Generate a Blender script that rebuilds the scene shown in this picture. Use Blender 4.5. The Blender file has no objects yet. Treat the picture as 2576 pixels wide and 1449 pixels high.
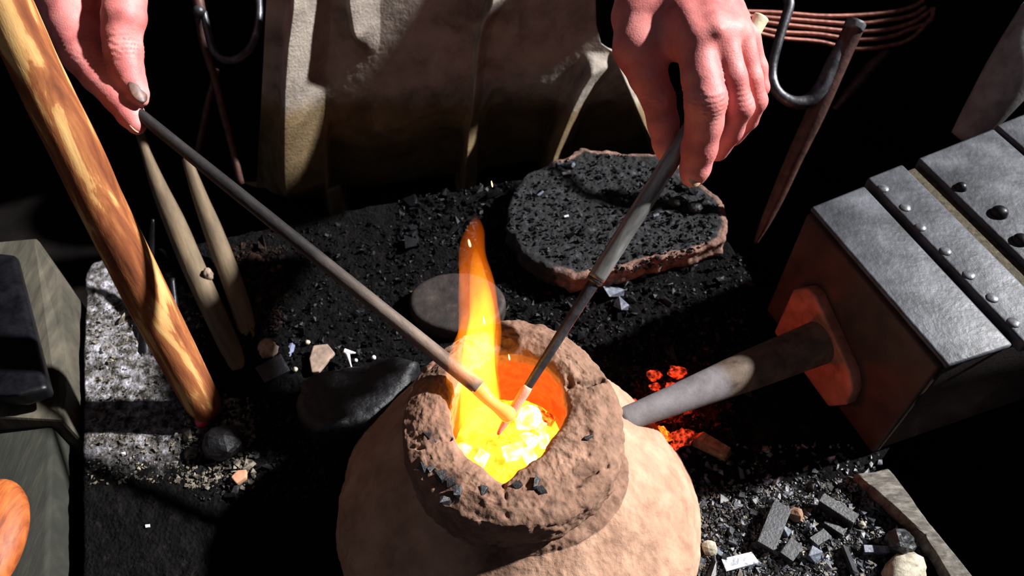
import bpy, bmesh, math, random
import numpy as np
from mathutils import Vector, Matrix

RNG = random.Random(11)
NR = np.random.default_rng(11)
SC = bpy.context.scene
COL = SC.collection
PI = math.pi

# ------------------------------------------------------------------ camera and survey helpers
FPX, CX, CY = 2022.0, 1288.0, 724.5
PITCH = math.radians(52)
CAM = np.array([0.0, -0.259, 0.600])
FW = np.array([0, math.cos(PITCH), -math.sin(PITCH)])
UP = np.array([0, math.sin(PITCH), math.cos(PITCH)])
RT = np.array([1.0, 0, 0])


def D(u, v, d):
    """A measured point of the photograph at depth d (metres along the lens axis)."""
    return CAM + d * (FW + (u - CX) / FPX * RT - (v - CY) / FPX * UP)


def P(u, v, z=0.0):
    """A measured point of the photograph that lies at height z."""
    r = FW + (u - CX) / FPX * RT - (v - CY) / FPX * UP
    return CAM + (z - CAM[2]) / r[2] * r


def depth(p):
    return float(np.dot(np.asarray(p) - CAM, FW))


def lin(r, g, b):
    f = lambda c: (c / 255 / 12.92) if c / 255 <= 0.04045 else ((c / 255 + 0.055) / 1.055) ** 2.4
    return (f(r), f(g), f(b))


# ------------------------------------------------------------------ noise (numpy)
def _hash(i, j, k):
    n = (i * 374761393 + j * 668265263 + k * 2147483647) & 0xFFFFFFFF
    n = ((n ^ (n >> 13)) * 1274126177) & 0xFFFFFFFF
    n = (n ^ (n >> 16)) & 0xFFFF
    return n.astype(np.float64) / 65535.0


def vnoise(p):
    p = np.asarray(p, dtype=np.float64)
    f0 = np.floor(p)
    i = f0.astype(np.int64)
    f = p - f0
    f = f * f * (3 - 2 * f)
    out = 0
    for dx in (0, 1):
        for dy in (0, 1):
            for dz in (0, 1):
                w = (f[:, 0] if dx else 1 - f[:, 0]) * (f[:, 1] if dy else 1 - f[:, 1]) * (f[:, 2] if dz else 1 - f[:, 2])
                out = out + w * _hash(i[:, 0] + dx, i[:, 1] + dy, i[:, 2] + dz)
    return out * 2 - 1


def fbm(p, scale, octv=4, gain=0.5):
    p = np.asarray(p) * scale
    a, s, t = 1.0, 0, 0
    for o in range(octv):
        s = s + a * vnoise(p + 17.3 * o)
        t += a
        a *= gain
        p = p * 2.03
    return s / t


def sstep(a, b, x):
    t = np.clip((x - a) / (b - a), 0, 1)
    return t * t * (3 - 2 * t)


# ------------------------------------------------------------------ objects
def tag(o, label=None, cat=None, group=None, kind=None):
    if label: o['label'] = label
    if cat: o['category'] = cat
    if group: o['group'] = group
    if kind: o['kind'] = kind
    return o


def empty(name, loc):
    o = bpy.data.objects.new(name, None)
    o.empty_display_size = 0.02
    COL.objects.link(o)
    o.location = Vector(loc)
    return o


def join(parts):
    V, Fc, T, Mk, n = [], [], [], [], 0
    for p in parts:
        v = np.asarray(p[0], dtype=np.float64)
        V.append(v)
        T.append(np.asarray(p[2]) if len(p) > 2 and p[2] is not None else v)
        Mk.append(np.asarray(p[3]) if len(p) > 3 and p[3] is not None else np.zeros(len(v)))
        Fc += [tuple(i + n for i in f) for f in p[1]]
        n += len(v)
    return np.vstack(V), Fc, np.vstack(T), np.concatenate(Mk)


def obj(name, parts, mat, parent=None, smooth=True, origin=None, rem=None):
    """One mesh object from a list of (verts, faces[, texture coords[, mask]]) given in world metres."""
    if isinstance(parts, tuple): parts = [parts]
    V, Fc, T, Mk = join(parts)
    lo, hi = V.min(0), V.max(0)
    if origin is None: origin = np.array([(lo[0] + hi[0]) / 2, (lo[1] + hi[1]) / 2, lo[2]])
    origin = np.asarray(origin, dtype=float)
    me = bpy.data.meshes.new(name)
    me.from_pydata((V - origin).tolist(), [], Fc)
    a = me.attributes.new('tc', 'FLOAT_VECTOR', 'POINT')
    a.data.foreach_set('vector', T.astype(np.float32).ravel())
    b = me.attributes.new('mask', 'FLOAT', 'POINT')
    b.data.foreach_set('value', Mk.astype(np.float32))
    if smooth: me.polygons.foreach_set('use_smooth', [True] * len(me.polygons))
    me.materials.append(mat)
    me.update()
    o = bpy.data.objects.new(name, me)
    COL.objects.link(o)
    if parent is not None:
        o.parent = parent
        base = np.array(parent.location)
        q = parent.parent
        while q is not None:
            base = base + np.array(q.location)
            q = q.parent
        o.location = Vector(origin - base)
    else:
        o.location = Vector(origin)
    return o


def autosmooth(o, deg=35):
    me = o.data
    bm = bmesh.new()
    bm.from_mesh(me)
    for e in bm.edges:
        e.smooth = not (len(e.link_faces) == 2 and e.calc_face_angle(0) > math.radians(deg))
    bm.to_mesh(me)
    bm.free()
    return o


# ------------------------------------------------------------------ shapes
def catmull(pts, per=8):
    p = np.asarray(pts, dtype=float)
    q = np.vstack([2 * p[0] - p[1], p, 2 * p[-1] - p[-2]])
    out = []
    for i in range(1, len(q) - 2):
        for k in range(per):
            t = k / per
            a, b, c, d = q[i - 1], q[i], q[i + 1], q[i + 2]
            out.append(0.5 * (2 * b + (c - a) * t + (2 * a - 5 * b + 4 * c - d) * t * t + (3 * b - a - 3 * c + d) * t ** 3))
    out.append(q[-2])
    return np.array(out)


def tube(pts, rad, n=18, flat=1.0, flatdir=None, rough=0.0, rs=60, facet=0.0, roundend=True, seed=0):
    """Round bar along pts. flat squashes it along flatdir."""
    p = np.asarray(pts, dtype=float)
    r = np.asarray(rad, dtype=float) * np.ones(len(p))
    t = np.gradient(p, axis=0)
    t /= np.linalg.norm(t, axis=1)[:, None] + 1e-12
    if flatdir is None:
        a = np.array([0, 0, 1.0]) if abs(t[0][2]) < 0.9 else np.array([1.0, 0, 0])
    else:
        a = np.asarray(flatdir, dtype=float)
    nrm = a - t[0] * a.dot(t[0])
    nrm /= np.linalg.norm(nrm)
    V, T, s = [], [], 0.0
    for i in range(len(p)):
        if i:
            s += np.linalg.norm(p[i] - p[i - 1])
            nrm = nrm - t[i] * nrm.dot(t[i])
            nrm /= np.linalg.norm(nrm)
        b = np.cross(t[i], nrm)
        for k in range(n):
            an = 2 * PI * k / n
            c, sn = math.cos(an), math.sin(an)
            V.append(p[i] + r[i] * (nrm * c * flat + b * sn))
            T.append((c * r[i], sn * r[i], s))
    V, T = np.array(V), np.array(T)
    if rough:
        ns = fbm(T * np.array([1, 1, 0.35]) + seed, rs, 3)
        cen = np.repeat(p, n, 0)
        V = cen + (V - cen) * (1 + rough * ns)[:, None]
    Fc = []
    for i in range(len(p) - 1):
        for k in range(n):
            k2 = (k + 1) % n
            Fc.append((i * n + k, i * n + k2, (i + 1) * n + k2, (i + 1) * n + k))
    V, T = list(V), list(T)
    for e, i, sg in ((0, 0, -1), (1, len(p) - 1, 1)):
        c = len(V)
        V.append(p[i] + sg * t[i] * r[i] * (0.25 if roundend else 0.0))
        T.append((0, 0, T[i * n][2]))
        for k in range(n):
            k2 = (k + 1) % n
            Fc.append((c, i * n + k2, i * n + k) if e == 0 else (c, i * n + k, i * n + k2))
    return np.array(V), Fc, np.array(T)


def line3(a, b, n):
    t = np.linspace(0, 1, n)[:, None]
    return np.asarray(a) * (1 - t) + np.asarray(b) * t


def px_rod(pts, per=8, **kw):
    """pts: (u, v, depth, radius_px)"""
    w = np.array([list(D(u, v, d)) + [r * d / FPX] for u, v, d, r in pts])
    c = catmull(w, per)
    return tube(c[:, :3], np.maximum(c[:, 3], 2e-4), **kw)


def hull(points):
    bm = bmesh.new()
    for q in points: bm.verts.new(Vector(q))
    r = bmesh.ops.convex_hull(bm, input=bm.verts)
    junk = [g for g in r['geom_interior'] if isinstance(g, bmesh.types.BMVert)]
    if junk: bmesh.ops.delete(bm, geom=junk, context='VERTS')
    lone = [v for v in bm.verts if not v.link_faces]
    if lone: bmesh.ops.delete(bm, geom=lone, context='VERTS')
    bm.verts.index_update()
    V = np.array([v.co[:] for v in bm.verts])
    Fc = [tuple(v.index for v in f.verts) for f in bm.faces]
    bm.free()
    return V, Fc


def chunk(center, size, ang=0.0, tilt=0.0, seed=0, n=16, box=0.8):
    """Angular broken lump: size = (length, width, height), lying at center with its underside there."""
    g = np.random.default_rng(seed)
    q = g.uniform(-1, 1, (n, 3))
    q = q * (1 - box) + np.sign(q) * box * g.uniform(0.75, 1, (n, 3))
    q = q * np.array(size) / 2
    q[:, 2] += q[:, 0] * tilt
    c, s = math.cos(ang), math.sin(ang)
    q = np.stack([q[:, 0] * c - q[:, 1] * s, q[:, 0] * s + q[:, 1] * c, q[:, 2]], 1)
    q[:, 2] -= q[:, 2].min()
    V, Fc = hull(q)
    return V + np.asarray(center), Fc


def icos(center, r, sub=2, rough=0.2, freq=2.0, seed=0, scale=(1, 1, 1), ang=0):
    bm = bmesh.new()
    bmesh.ops.create_icosphere(bm, subdivisions=sub, radius=1.0)
    V = np.array([v.co[:] for v in bm.verts])
    Fc = [tuple(v.index for v in f.verts) for f in bm.faces]
    bm.free()
    V = V * (1 + rough * fbm(V + seed * 3.1, freq, 3))[:, None]
    V = V * r * np.array(scale)
    c, s = math.cos(ang), math.sin(ang)
    V = np.stack([V[:, 0] * c - V[:, 1] * s, V[:, 0] * s + V[:, 1] * c, V[:, 2]], 1)
    return V + np.asarray(center), Fc


def plate_polar(outline, zt, zb, center=None, nang=200, nring=40, rnd=0.004, jag=0.0, jfreq=80, seed=0, bulge=0.0):
    """Slab with a star-shaped outline (xy), top surface zt(x, y), underside at zb."""
    o = np.asarray(outline)[:, :2]
    c = o.mean(0) if center is None else np.asarray(center)[:2]
    q = o - c
    th = np.linspace(0, 2 * PI, nang, endpoint=False)
    R = np.zeros(nang)
    m = len(q)
    for i in range(nang):
        d = np.array([math.cos(th[i]), math.sin(th[i])])
        best = 0
        for k in range(m):
            a, b = q[k], q[(k + 1) % m]
            e = b - a
            den = d[0] * e[1] - d[1] * e[0]
            if abs(den) < 1e-12: continue
            t = (a[0] * e[1] - a[1] * e[0]) / den
            s = (a[0] * d[1] - a[1] * d[0]) / den
            if t > 0 and -1e-6 <= s <= 1 + 1e-6: best = max(best, t)
        R[i] = best
    V, Mk = [[c[0], c[1], 0]], [0.0]
    dirs = np.stack([np.cos(th), np.sin(th)], 1)
    jn = fbm(np.stack([dirs[:, 0] * R, dirs[:, 1] * R, np.zeros(nang) + seed], 1), jfreq, 4) * jag if jag else np.zeros(nang)
    R = R + jn
    rings = list(np.linspace(0, 1, nring + 1)[1:])
    for f in rings:
        xy = c + dirs * (R - rnd)[:, None] * f
        V += [[x, y, 0] for x, y in xy]
        Mk += [f] * nang
    V = np.array(V)
    V[:, 2] = zt(V[:, 0], V[:, 1])
    edge = V[-nang:].copy()
    extra = []
    for k in (1, 2, 3):
        a = k / 3 * PI / 2
        e = edge.copy()
        e[:, :2] = c + dirs * (R - rnd + rnd * math.sin(a))[:, None]
        e[:, 2] = edge[:, 2] - rnd * (1 - math.cos(a))
        extra.append(e)
    low = extra[-1]
    for k in range(1, 6):
        f = k / 5
        e = low.copy()
        e[:, :2] = c + dirs * (R + bulge * math.sin(f * PI))[:, None]
        e[:, 2] = low[:, 2] * (1 - f) + zb * f
        extra.append(e)
    V = np.vstack([V] + extra)
    Mk = np.concatenate([Mk] + [np.full(nang, 1.0 + 0.1 * (i + 1)) for i in range(len(extra))])
    nr_ = nring + len(extra)
    Fc = [(0, 1 + k, 1 + (k + 1) % nang) for k in range(nang)]
    for r in range(nr_ - 1):
        for k in range(nang):
            k2 = (k + 1) % nang
            Fc.append((1 + r * nang + k, 1 + (r + 1) * nang + k, 1 + (r + 1) * nang + k2, 1 + r * nang + k2))
    b = len(V)
    V = np.vstack([V, [[c[0], c[1], zb]]])
    Mk = np.append(Mk, 2.0)
    last = 1 + (nr_ - 1) * nang
    Fc += [(b, last + (k + 1) % nang, last + k) for k in range(nang)]
    return V, Fc, None, Mk


def prism(poly, z0, z1, bev=0.002, seg=2):
    """Bevelled block over a plan polygon (xy, counter-clockwise). z0/z1 floats or per-corner lists."""
    n = len(poly)
    z0 = [z0] * n if np.isscalar(z0) else z0
    z1 = [z1] * n if np.isscalar(z1) else z1
    V = [(poly[i][0], poly[i][1], z0[i]) for i in range(n)] + [(poly[i][0], poly[i][1], z1[i]) for i in range(n)]
    Fc = [tuple(reversed(range(n))), tuple(range(n, 2 * n))]
    for i in range(n): Fc.append((i, (i + 1) % n, n + (i + 1) % n, n + i))
    return bevel(V, Fc, bev, seg)


def bevel(V, Fc, bev, seg=2):
    bm = bmesh.new()
    vs = [bm.verts.new(Vector(v)) for v in V]
    for f in Fc: bm.faces.new([vs[i] for i in f])
    bmesh.ops.recalc_face_normals(bm, faces=bm.faces)
    if bev: bmesh.ops.bevel(bm, geom=list(bm.edges), offset=bev, segments=seg, profile=0.6, affect='EDGES')
    bm.verts.index_update()
    V2 = np.array([v.co[:] for v in bm.verts])
    F2 = [tuple(v.index for v in f.verts) for f in bm.faces]
    bm.free()
    return V2, F2


def nets(fn, lo, hi, h):
    """Surface nets of a distance field."""
    lo, hi = np.asarray(lo, float), np.asarray(hi, float)
    n = np.ceil((hi - lo) / h).astype(int) + 1
    ax = [lo[i] + h * np.arange(n[i]) for i in range(3)]
    X, Y, Z = np.meshgrid(*ax, indexing='ij')
    G = fn(np.stack([X.ravel(), Y.ravel(), Z.ravel()], 1)).reshape(n)
    ins = G < 0
    c = np.zeros(n - 1, int)
    for dx in (0, 1):
        for dy in (0, 1):
            for dz in (0, 1):
                c += ins[dx:n[0] - 1 + dx, dy:n[1] - 1 + dy, dz:n[2] - 1 + dz]
    act = (c > 0) & (c < 8)
    idx = -np.ones(n - 1, int)
    ii = np.argwhere(act)
    idx[act] = np.arange(len(ii))
    S = np.zeros((len(ii), 3))
    W = np.zeros(len(ii))
    cr = [(0, 0, 0), (1, 0, 0), (0, 1, 0), (0, 0, 1), (1, 1, 0), (1, 0, 1), (0, 1, 1), (1, 1, 1)]
    for a in range(8):
        for b in range(a + 1, 8):
            A, B = np.array(cr[a]), np.array(cr[b])
            if abs(A - B).sum() != 1: continue
            ga = G[tuple((ii + A).T)]
            gb = G[tuple((ii + B).T)]
            m = (ga < 0) != (gb < 0)
            t = np.where(m, ga / np.where(m, ga - gb, 1), 0)
            S += np.where(m[:, None], A + t[:, None] * (B - A), 0)
            W += m
    V = lo + h * (ii + S / W[:, None])
    Fc = []
    for axis in range(3):
        A = [slice(None)] * 3
        B = [slice(None)] * 3
        A[axis], B[axis] = slice(0, -1), slice(1, None)
        a, b = ins[tuple(A)], ins[tuple(B)]
        e = np.argwhere(a != b)
        o1, o2 = (axis + 1) % 3, (axis + 2) % 3
        e = e[(e[:, o1] > 0) & (e[:, o2] > 0) & (e[:, o1] < n[o1] - 1) & (e[:, o2] < n[o2] - 1)]
        u1, u2 = np.eye(3, dtype=int)[o1], np.eye(3, dtype=int)[o2]
        q = np.stack([idx[tuple((e - u1 - u2).T)], idx[tuple((e - u2).T)], idx[tuple(e.T)], idx[tuple((e - u1).T)]], 1)
        fl = ~a[tuple(e.T)]
        q[fl] = q[fl][:, ::-1]
        Fc.append(q)
    Fc = np.vstack(Fc)
    Fc = Fc[(Fc >= 0).all(1)]
    return V, [tuple(f) for f in Fc.tolist()]


def cone(p, a, b, ra, rb):
    a, b = np.asarray(a), np.asarray(b)
    e = b - a
    q = p - a
    t = np.clip(q @ e / (e @ e), 0, 1)
    return np.sqrt(((q - t[:, None] * e) ** 2).sum(1)) - (ra + t * (rb - ra))


def smin(a, b, k):
    h = np.clip(0.5 + 0.5 * (b - a) / k, 0, 1)
    return b * (1 - h) + a * h - k * h * (1 - h)


# ------------------------------------------------------------------ materials
def mat(name, ramp, scale=60, detail=6, rough=0.75, metal=0.0, bump=0.4, bscale=400, bdist=0.001, spec=0.4,
        stretch=None, ramp2=None, scale2=None, mlo=0.4, mhi=0.6, mnoise=0.0, vor=0.0, vscale=200, sss=0.0, distort=0.3, rrough=0.15, coat=0):
    m = bpy.data.materials.new(name)
    m.use_nodes = True
    nt = m.node_tree
    N, L = nt.nodes, nt.links
    bs = N['Principled BSDF']
    at = N.new('ShaderNodeAttribute'); at.attribute_name = 'tc'
    src = at.outputs['Vector']
    if stretch:
        mp = N.new('ShaderNodeMapping'); mp.inputs['Scale'].default_value = stretch
        L.new(src, mp.inputs['Vector']); src = mp.outputs['Vector']

    def noise(s, d=6, dist=0.0, ro=0.6):
        n = N.new('ShaderNodeTexNoise')
        n.inputs['Scale'].default_value = s
        n.inputs['Detail'].default_value = d
        n.inputs['Roughness'].default_value = ro
        n.inputs['Distortion'].default_value = dist
        L.new(src, n.inputs['Vector'])
        return n.outputs['Fac']

    def cramp(fac, stops):
        r = N.new('ShaderNodeValToRGB')
        e = r.color_ramp.elements
        while len(e) < len(stops): e.new(0.5)
        for i, (p, c) in enumerate(stops):
            e[i].position = p
            e[i].color = (*c, 1)
        L.new(fac, r.inputs['Fac'])
        return r.outputs['Color']

    f1 = noise(scale, detail, distort)
    col = cramp(f1, ramp)
    if ramp2:
        c2 = cramp(noise(scale2 or scale, detail, distort), ramp2)
        ma = N.new('ShaderNodeAttribute'); ma.attribute_name = 'mask'
        fac = ma.outputs['Fac']
        if mnoise:
            mm = N.new('ShaderNodeMath'); mm.operation = 'MULTIPLY_ADD'
            L.new(noise(90, 6), mm.inputs[0]); mm.inputs[1].default_value = mnoise
            sb = N.new('ShaderNodeMath'); sb.operation = 'SUBTRACT'
            L.new(fac, sb.inputs[0]); sb.inputs[1].default_value = mnoise * 0.5
            L.new(sb.outputs[0], mm.inputs[2]); fac = mm.outputs[0]
        mr = N.new('ShaderNodeMapRange')
        mr.inputs['From Min'].default_value = mlo; mr.inputs['From Max'].default_value = mhi
        L.new(fac, mr.inputs['Value'])
        mx = N.new('ShaderNodeMix'); mx.data_type = 'RGBA'
        L.new(mr.outputs['Result'], mx.inputs['Factor'])
        L.new(col, mx.inputs['A']); L.new(c2, mx.inputs['B'])
        col = mx.outputs['Result']
    L.new(col, bs.inputs['Base Color'])
    if rrough:
        mr2 = N.new('ShaderNodeMapRange')
        mr2.inputs['To Min'].default_value = max(0.05, rough - rrough); mr2.inputs['To Max'].default_value = min(1, rough + rrough)
        L.new(noise(scale * 2.3, 4), mr2.inputs['Value'])
        L.new(mr2.outputs['Result'], bs.inputs['Roughness'])
    else:
        bs.inputs['Roughness'].default_value = rough
    bs.inputs['Metallic'].default_value = metal
    bs.inputs['Specular IOR Level'].default_value = spec
    if coat: bs.inputs['Coat Weight'].default_value = coat
    if sss:
        bs.inputs['Subsurface Weight'].default_value = sss
        bs.inputs['Subsurface Radius'].default_value = (1.0, 0.35, 0.2)
        bs.inputs['Subsurface Scale'].default_value = 0.004
    if bump:
        h = noise(bscale, 5, 0.0, 0.65)
        if vor:
            vo = N.new('ShaderNodeTexVoronoi'); vo.inputs['Scale'].default_value = vscale
            L.new(src, vo.inputs['Vector'])
            ad = N.new('ShaderNodeMath'); ad.operation = 'MULTIPLY_ADD'
            L.new(vo.outputs['Distance'], ad.inputs[0]); ad.inputs[1].default_value = vor
            L.new(h, ad.inputs[2]); h = ad.outputs[0]
        b = N.new('ShaderNodeBump')
        b.inputs['Strength'].default_value = bump
        b.inputs['Distance'].default_value = bdist
        L.new(h, b.inputs['Height'])
        L.new(b.outputs['Normal'], bs.inputs['Normal'])
    return m


def glow(name, color, strength, base=(0.05, 0.03, 0.02), var=0.0, scale=200, color2=None):
    """Incandescent stuff: hot coal, hot glass."""
    m = bpy.data.materials.new(name)
    m.use_nodes = True
    nt = m.node_tree
    N, L = nt.nodes, nt.links
    bs = N['Principled BSDF']
    bs.inputs['Base Color'].default_value = (*base, 1)
    bs.inputs['Roughness'].default_value = 0.8
    bs.inputs['Emission Color'].default_value = (*color, 1)
    bs.inputs['Emission Strength'].default_value = strength
    if var:
        at = N.new('ShaderNodeAttribute'); at.attribute_name = 'tc'
        n = N.new('ShaderNodeTexNoise'); n.inputs['Scale'].default_value = scale; n.inputs['Detail'].default_value = 5
        L.new(at.outputs['Vector'], n.inputs['Vector'])
        mr = N.new('ShaderNodeMapRange')
        mr.inputs['From Min'].default_value = 0.35; mr.inputs['From Max'].default_value = 0.65
        mr.inputs['To Min'].default_value = strength * (1 - var); mr.inputs['To Max'].default_value = strength * (1 + var)
        L.new(n.outputs['Fac'], mr.inputs['Value'])
        L.new(mr.outputs['Result'], bs.inputs['Emission Strength'])
        if color2:
            r = N.new('ShaderNodeValToRGB')
            r.color_ramp.elements[0].position = 0.38; r.color_ramp.elements[0].color = (*color2, 1)
            r.color_ramp.elements[1].position = 0.6; r.color_ramp.elements[1].color = (*color, 1)
            L.new(n.outputs['Fac'], r.inputs['Fac']); L.new(r.outputs['Color'], bs.inputs['Emission Color'])
    return m


M = {}
M['clay'] = mat('fired_clay', [(0.3, lin(138, 106, 88)), (0.5, lin(162, 128, 107)), (0.72, lin(180, 146, 124))], scale=45, rough=0.9,
                bump=0.55, bscale=420, bdist=0.0012, spec=0.15, vor=0.5, vscale=260,
                ramp2=[(0.3, lin(28, 21, 19)), (0.5, lin(80, 57, 48)), (0.72, lin(124, 92, 78))], scale2=95, mlo=0.15, mhi=0.9, mnoise=0.7)
M['hearth'] = mat('sooty_shade_dark_earth', [(0.35, lin(8, 8, 9)), (0.6, lin(17, 16, 16)), (0.8, lin(36, 32, 31))], scale=160, rough=0.9, bump=0.9,
                  bscale=500, bdist=0.002, spec=0.04, vor=0.8, vscale=330,
                  ramp2=[(0.3, lin(22, 21, 20)), (0.42, lin(70, 66, 62)), (0.55, lin(128, 126, 130)), (0.72, lin(196, 196, 210))], scale2=110, mlo=0.3, mhi=0.8, mnoise=0.8)
M['floor'] = mat('trodden_dark_earth', [(0.3, lin(8, 7, 7)), (0.7, lin(22, 19, 18))], scale=20, rough=0.95, bump=0.3, bscale=120, spec=0.05)
M['wall'] = mat('sooty_plaster', [(0.3, lin(30, 26, 22)), (0.7, lin(52, 46, 40))], scale=6, rough=0.95, bump=0.3, bscale=60, bdist=0.004, spec=0.05)
M['char'] = mat('charcoal', [(0.3, lin(12, 12, 15)), (0.6, lin(32, 34, 41)), (0.8, lin(70, 74, 86))], scale=150, rough=0.45, bump=0.7, bscale=500,
                bdist=0.001, spec=0.6, stretch=None)
M['char_grey'] = mat('ashy_charcoal', [(0.3, lin(60, 66, 78)), (0.55, lin(104, 112, 126)), (0.8, lin(160, 168, 180))], scale=220, rough=0.55, bump=0.6, bscale=600, spec=0.6)
M['ash_white'] = mat('white_ash', [(0.3, lin(90, 90, 100)), (0.5, lin(190, 196, 206)), (0.8, lin(226, 228, 232))], scale=320, rough=0.8, bump=0.5, bscale=700)
M['ash_lump'] = mat('pale_ash_lump', [(0.3, lin(110, 104, 90)), (0.7, lin(190, 182, 164))], scale=200, rough=0.9, bump=0.6, bscale=500)
M['iron'] = mat('dark_iron', [(0.3, lin(40, 40, 44)), (0.6, lin(88, 88, 94)), (0.85, lin(150, 150, 156))], scale=90, rough=0.45, metal=0.75, bump=0.35, bscale=260, spec=0.5)
M['iron_black'] = mat('black_iron', [(0.3, lin(8, 8, 11)), (0.7, lin(26, 26, 32))], scale=90, rough=0.4, metal=0.5, bump=0.3, bscale=260)
M['iron_worn'] = mat('worn_iron_tube', [(0.3, lin(84, 84, 82)), (0.55, lin(136, 136, 134)), (0.8, lin(196, 194, 188))], scale=120, rough=0.42, metal=0.6,
                     bump=0.3, bscale=300, stretch=(1, 1, 0.25))
M['iron_rust'] = mat('rusty_iron', [(0.3, lin(46, 30, 27)), (0.7, lin(92, 62, 56))], scale=110, rough=0.5, metal=0.3, bump=0.4, bscale=260)
M['rodskin'] = mat('shade_toned_rod', [(0.3, lin(18, 16, 17)), (0.55, lin(36, 32, 33)), (0.8, lin(62, 54, 52))], scale=110, rough=0.6, metal=0.2, bump=0.4,
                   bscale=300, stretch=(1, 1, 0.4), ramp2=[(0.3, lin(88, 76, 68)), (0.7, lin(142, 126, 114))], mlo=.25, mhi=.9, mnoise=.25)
M['lead'] = mat('grey_metal_plate', [(0.28, lin(30, 32, 37)), (0.5, lin(60, 63, 70)), (0.72, lin(90, 93, 100))], scale=38, rough=0.55, metal=0.15, bump=0.5,
                bscale=150, bdist=0.0012, spec=0.5, vor=0.25, vscale=240)
M['lead_red'] = mat('glow_falloff_plate', [(0.3, lin(30, 20, 17)), (0.7, lin(66, 44, 37))], scale=40, rough=0.6, metal=0.1, bump=0.4, bscale=150)  # dark base colour stands in for the glow falling off around the nozzle
M['red_plate'] = mat('ember_lit_plate', [(0.3, lin(110, 66, 52)), (0.7, lin(172, 112, 92))], scale=60, rough=0.55, metal=0.15, bump=0.4, bscale=150)  # ember glow painted into the base colour
M['rivet'] = mat('rivet_metal', [(0.3, lin(58, 60, 64)), (0.7, lin(104, 106, 112))], scale=200, rough=0.42, metal=0.3, bump=0.2, bscale=300)
M['hide'] = mat('bellows_hide', [(0.3, lin(28, 24, 16)), (0.6, lin(72, 64, 44)), (0.8, lin(110, 100, 76))], scale=220, rough=0.85, bump=0.8, bscale=500)
M['hide_pale'] = mat('pale_hide', [(0.3, lin(110, 106, 106)), (0.7, lin(160, 156, 156))], scale=60, rough=0.85, bump=0.4, bscale=300)
M['boards'] = mat('dark_bellows_wood', [(0.3, lin(26, 20, 17)), (0.7, lin(64, 48, 40))], scale=60, rough=0.8, bump=0.4, bscale=200, stretch=(1, 4, 4))
M['pipe'] = mat('grey_clay_pipe', [(0.3, lin(88, 83, 84)), (0.55, lin(108, 103, 106)), (0.8, lin(122, 117, 121))], scale=70, rough=0.7, bump=0.25, bscale=420,
                ramp2=[(0.3, lin(46, 38, 32)), (0.7, lin(110, 90, 74))], mlo=0.35, mhi=0.65, mnoise=0.3)
M['log'] = mat('debarked_wood', [(0.30, lin(70, 34, 18)), (0.45, lin(116, 64, 36)), (0.54, lin(142, 88, 50)), (0.57, lin(176, 132, 80)), (0.70, lin(196, 160, 104))],
               scale=58, detail=5, rough=0.75, bump=0.5, bscale=240, stretch=(1, 1, 0.2), distort=0.5, spec=.2)
M['stick'] = mat('grey_tan_wood', [(0.28, lin(56, 47, 36)), (0.5, lin(92, 78, 60)), (0.75, lin(122, 104, 80))], scale=90, rough=0.7, bump=0.4, bscale=260, stretch=(1, 1, 0.2))
M['stick_red'] = mat('brown_wood', [(0.3, lin(84, 46, 26)), (0.6, lin(150, 92, 54)), (0.8, lin(178, 120, 76))], scale=80, rough=0.7, bump=0.4, bscale=260, stretch=(1, 1, 0.2))
M['bark'] = mat('bark_scrap', [(0.3, lin(70, 50, 38)), (0.6, lin(140, 108, 84)), (0.8, lin(176, 148, 118))], scale=140, rough=0.85, bump=0.6, bscale=350)
M['plank'] = mat('weathered_plank', [(0.3, lin(48, 45, 41)), (0.5, lin(96, 91, 84)), (0.75, lin(140, 134, 126))], scale=70, rough=0.85, bump=0.7, bscale=260,
                 bdist=0.0015, stretch=(1, 3.0, 1))
M['block'] = mat('grey_green_wood', [(0.3, lin(40, 38, 31)), (0.55, lin(64, 60, 50)), (0.8, lin(88, 80, 68))], scale=40, rough=0.9, bump=0.4, bscale=160, stretch=(3, .6, .6))
M['beam'] = mat('mossy_dark_wood', [(0.3, lin(20, 20, 16)), (0.55, lin(32, 33, 27)), (0.8, lin(48, 47, 38))], scale=60, rough=0.9, bump=0.5, bscale=200, stretch=(3, .5, .5))
M['orange_wood'] = mat('orange_wood', [(0.35, lin(110, 50, 20)), (0.6, lin(160, 84, 38)), (0.8, lin(180, 104, 52))], scale=50, rough=0.6, bump=0.2, bscale=200, stretch=(6, 1, 1))
M['slab'] = mat('pink_sandstone', [(0.3, lin(66, 48, 42)), (0.55, lin(118, 88, 76)), (0.8, lin(150, 118, 104))], scale=120, rough=0.9, bump=0.9, bscale=330, bdist=0.002, vor=0.5, vscale=200,
                ramp2=[(0.38, lin(8, 8, 10)), (0.50, lin(14, 14, 17)), (0.62, lin(36, 37, 43)), (0.8, lin(92, 94, 106))], scale2=120, mlo=0.25, mhi=0.62, mnoise=0.9)
M['skin'] = mat('skin', [(0.28, lin(160, 86, 86)), (0.5, lin(198, 116, 113)), (0.74, lin(214, 142, 137))], scale=42, rough=0.52, bump=0.35, bscale=900, bdist=0.0006,
                spec=0.35, vor=0.5, vscale=700, sss=0.12, rrough=0.08)
M['nail'] = mat('fingernail', [(0.3, lin(150, 124, 100)), (0.7, lin(206, 176, 146))], scale=200, rough=0.4, bump=0.1)
M['nail_dirty'] = mat('dirty_fingernail', [(0.3, lin(40, 34, 32)), (0.5, lin(82, 62, 56)), (0.7, lin(124, 90, 80))], scale=120, rough=0.5, bump=0.1)
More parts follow.
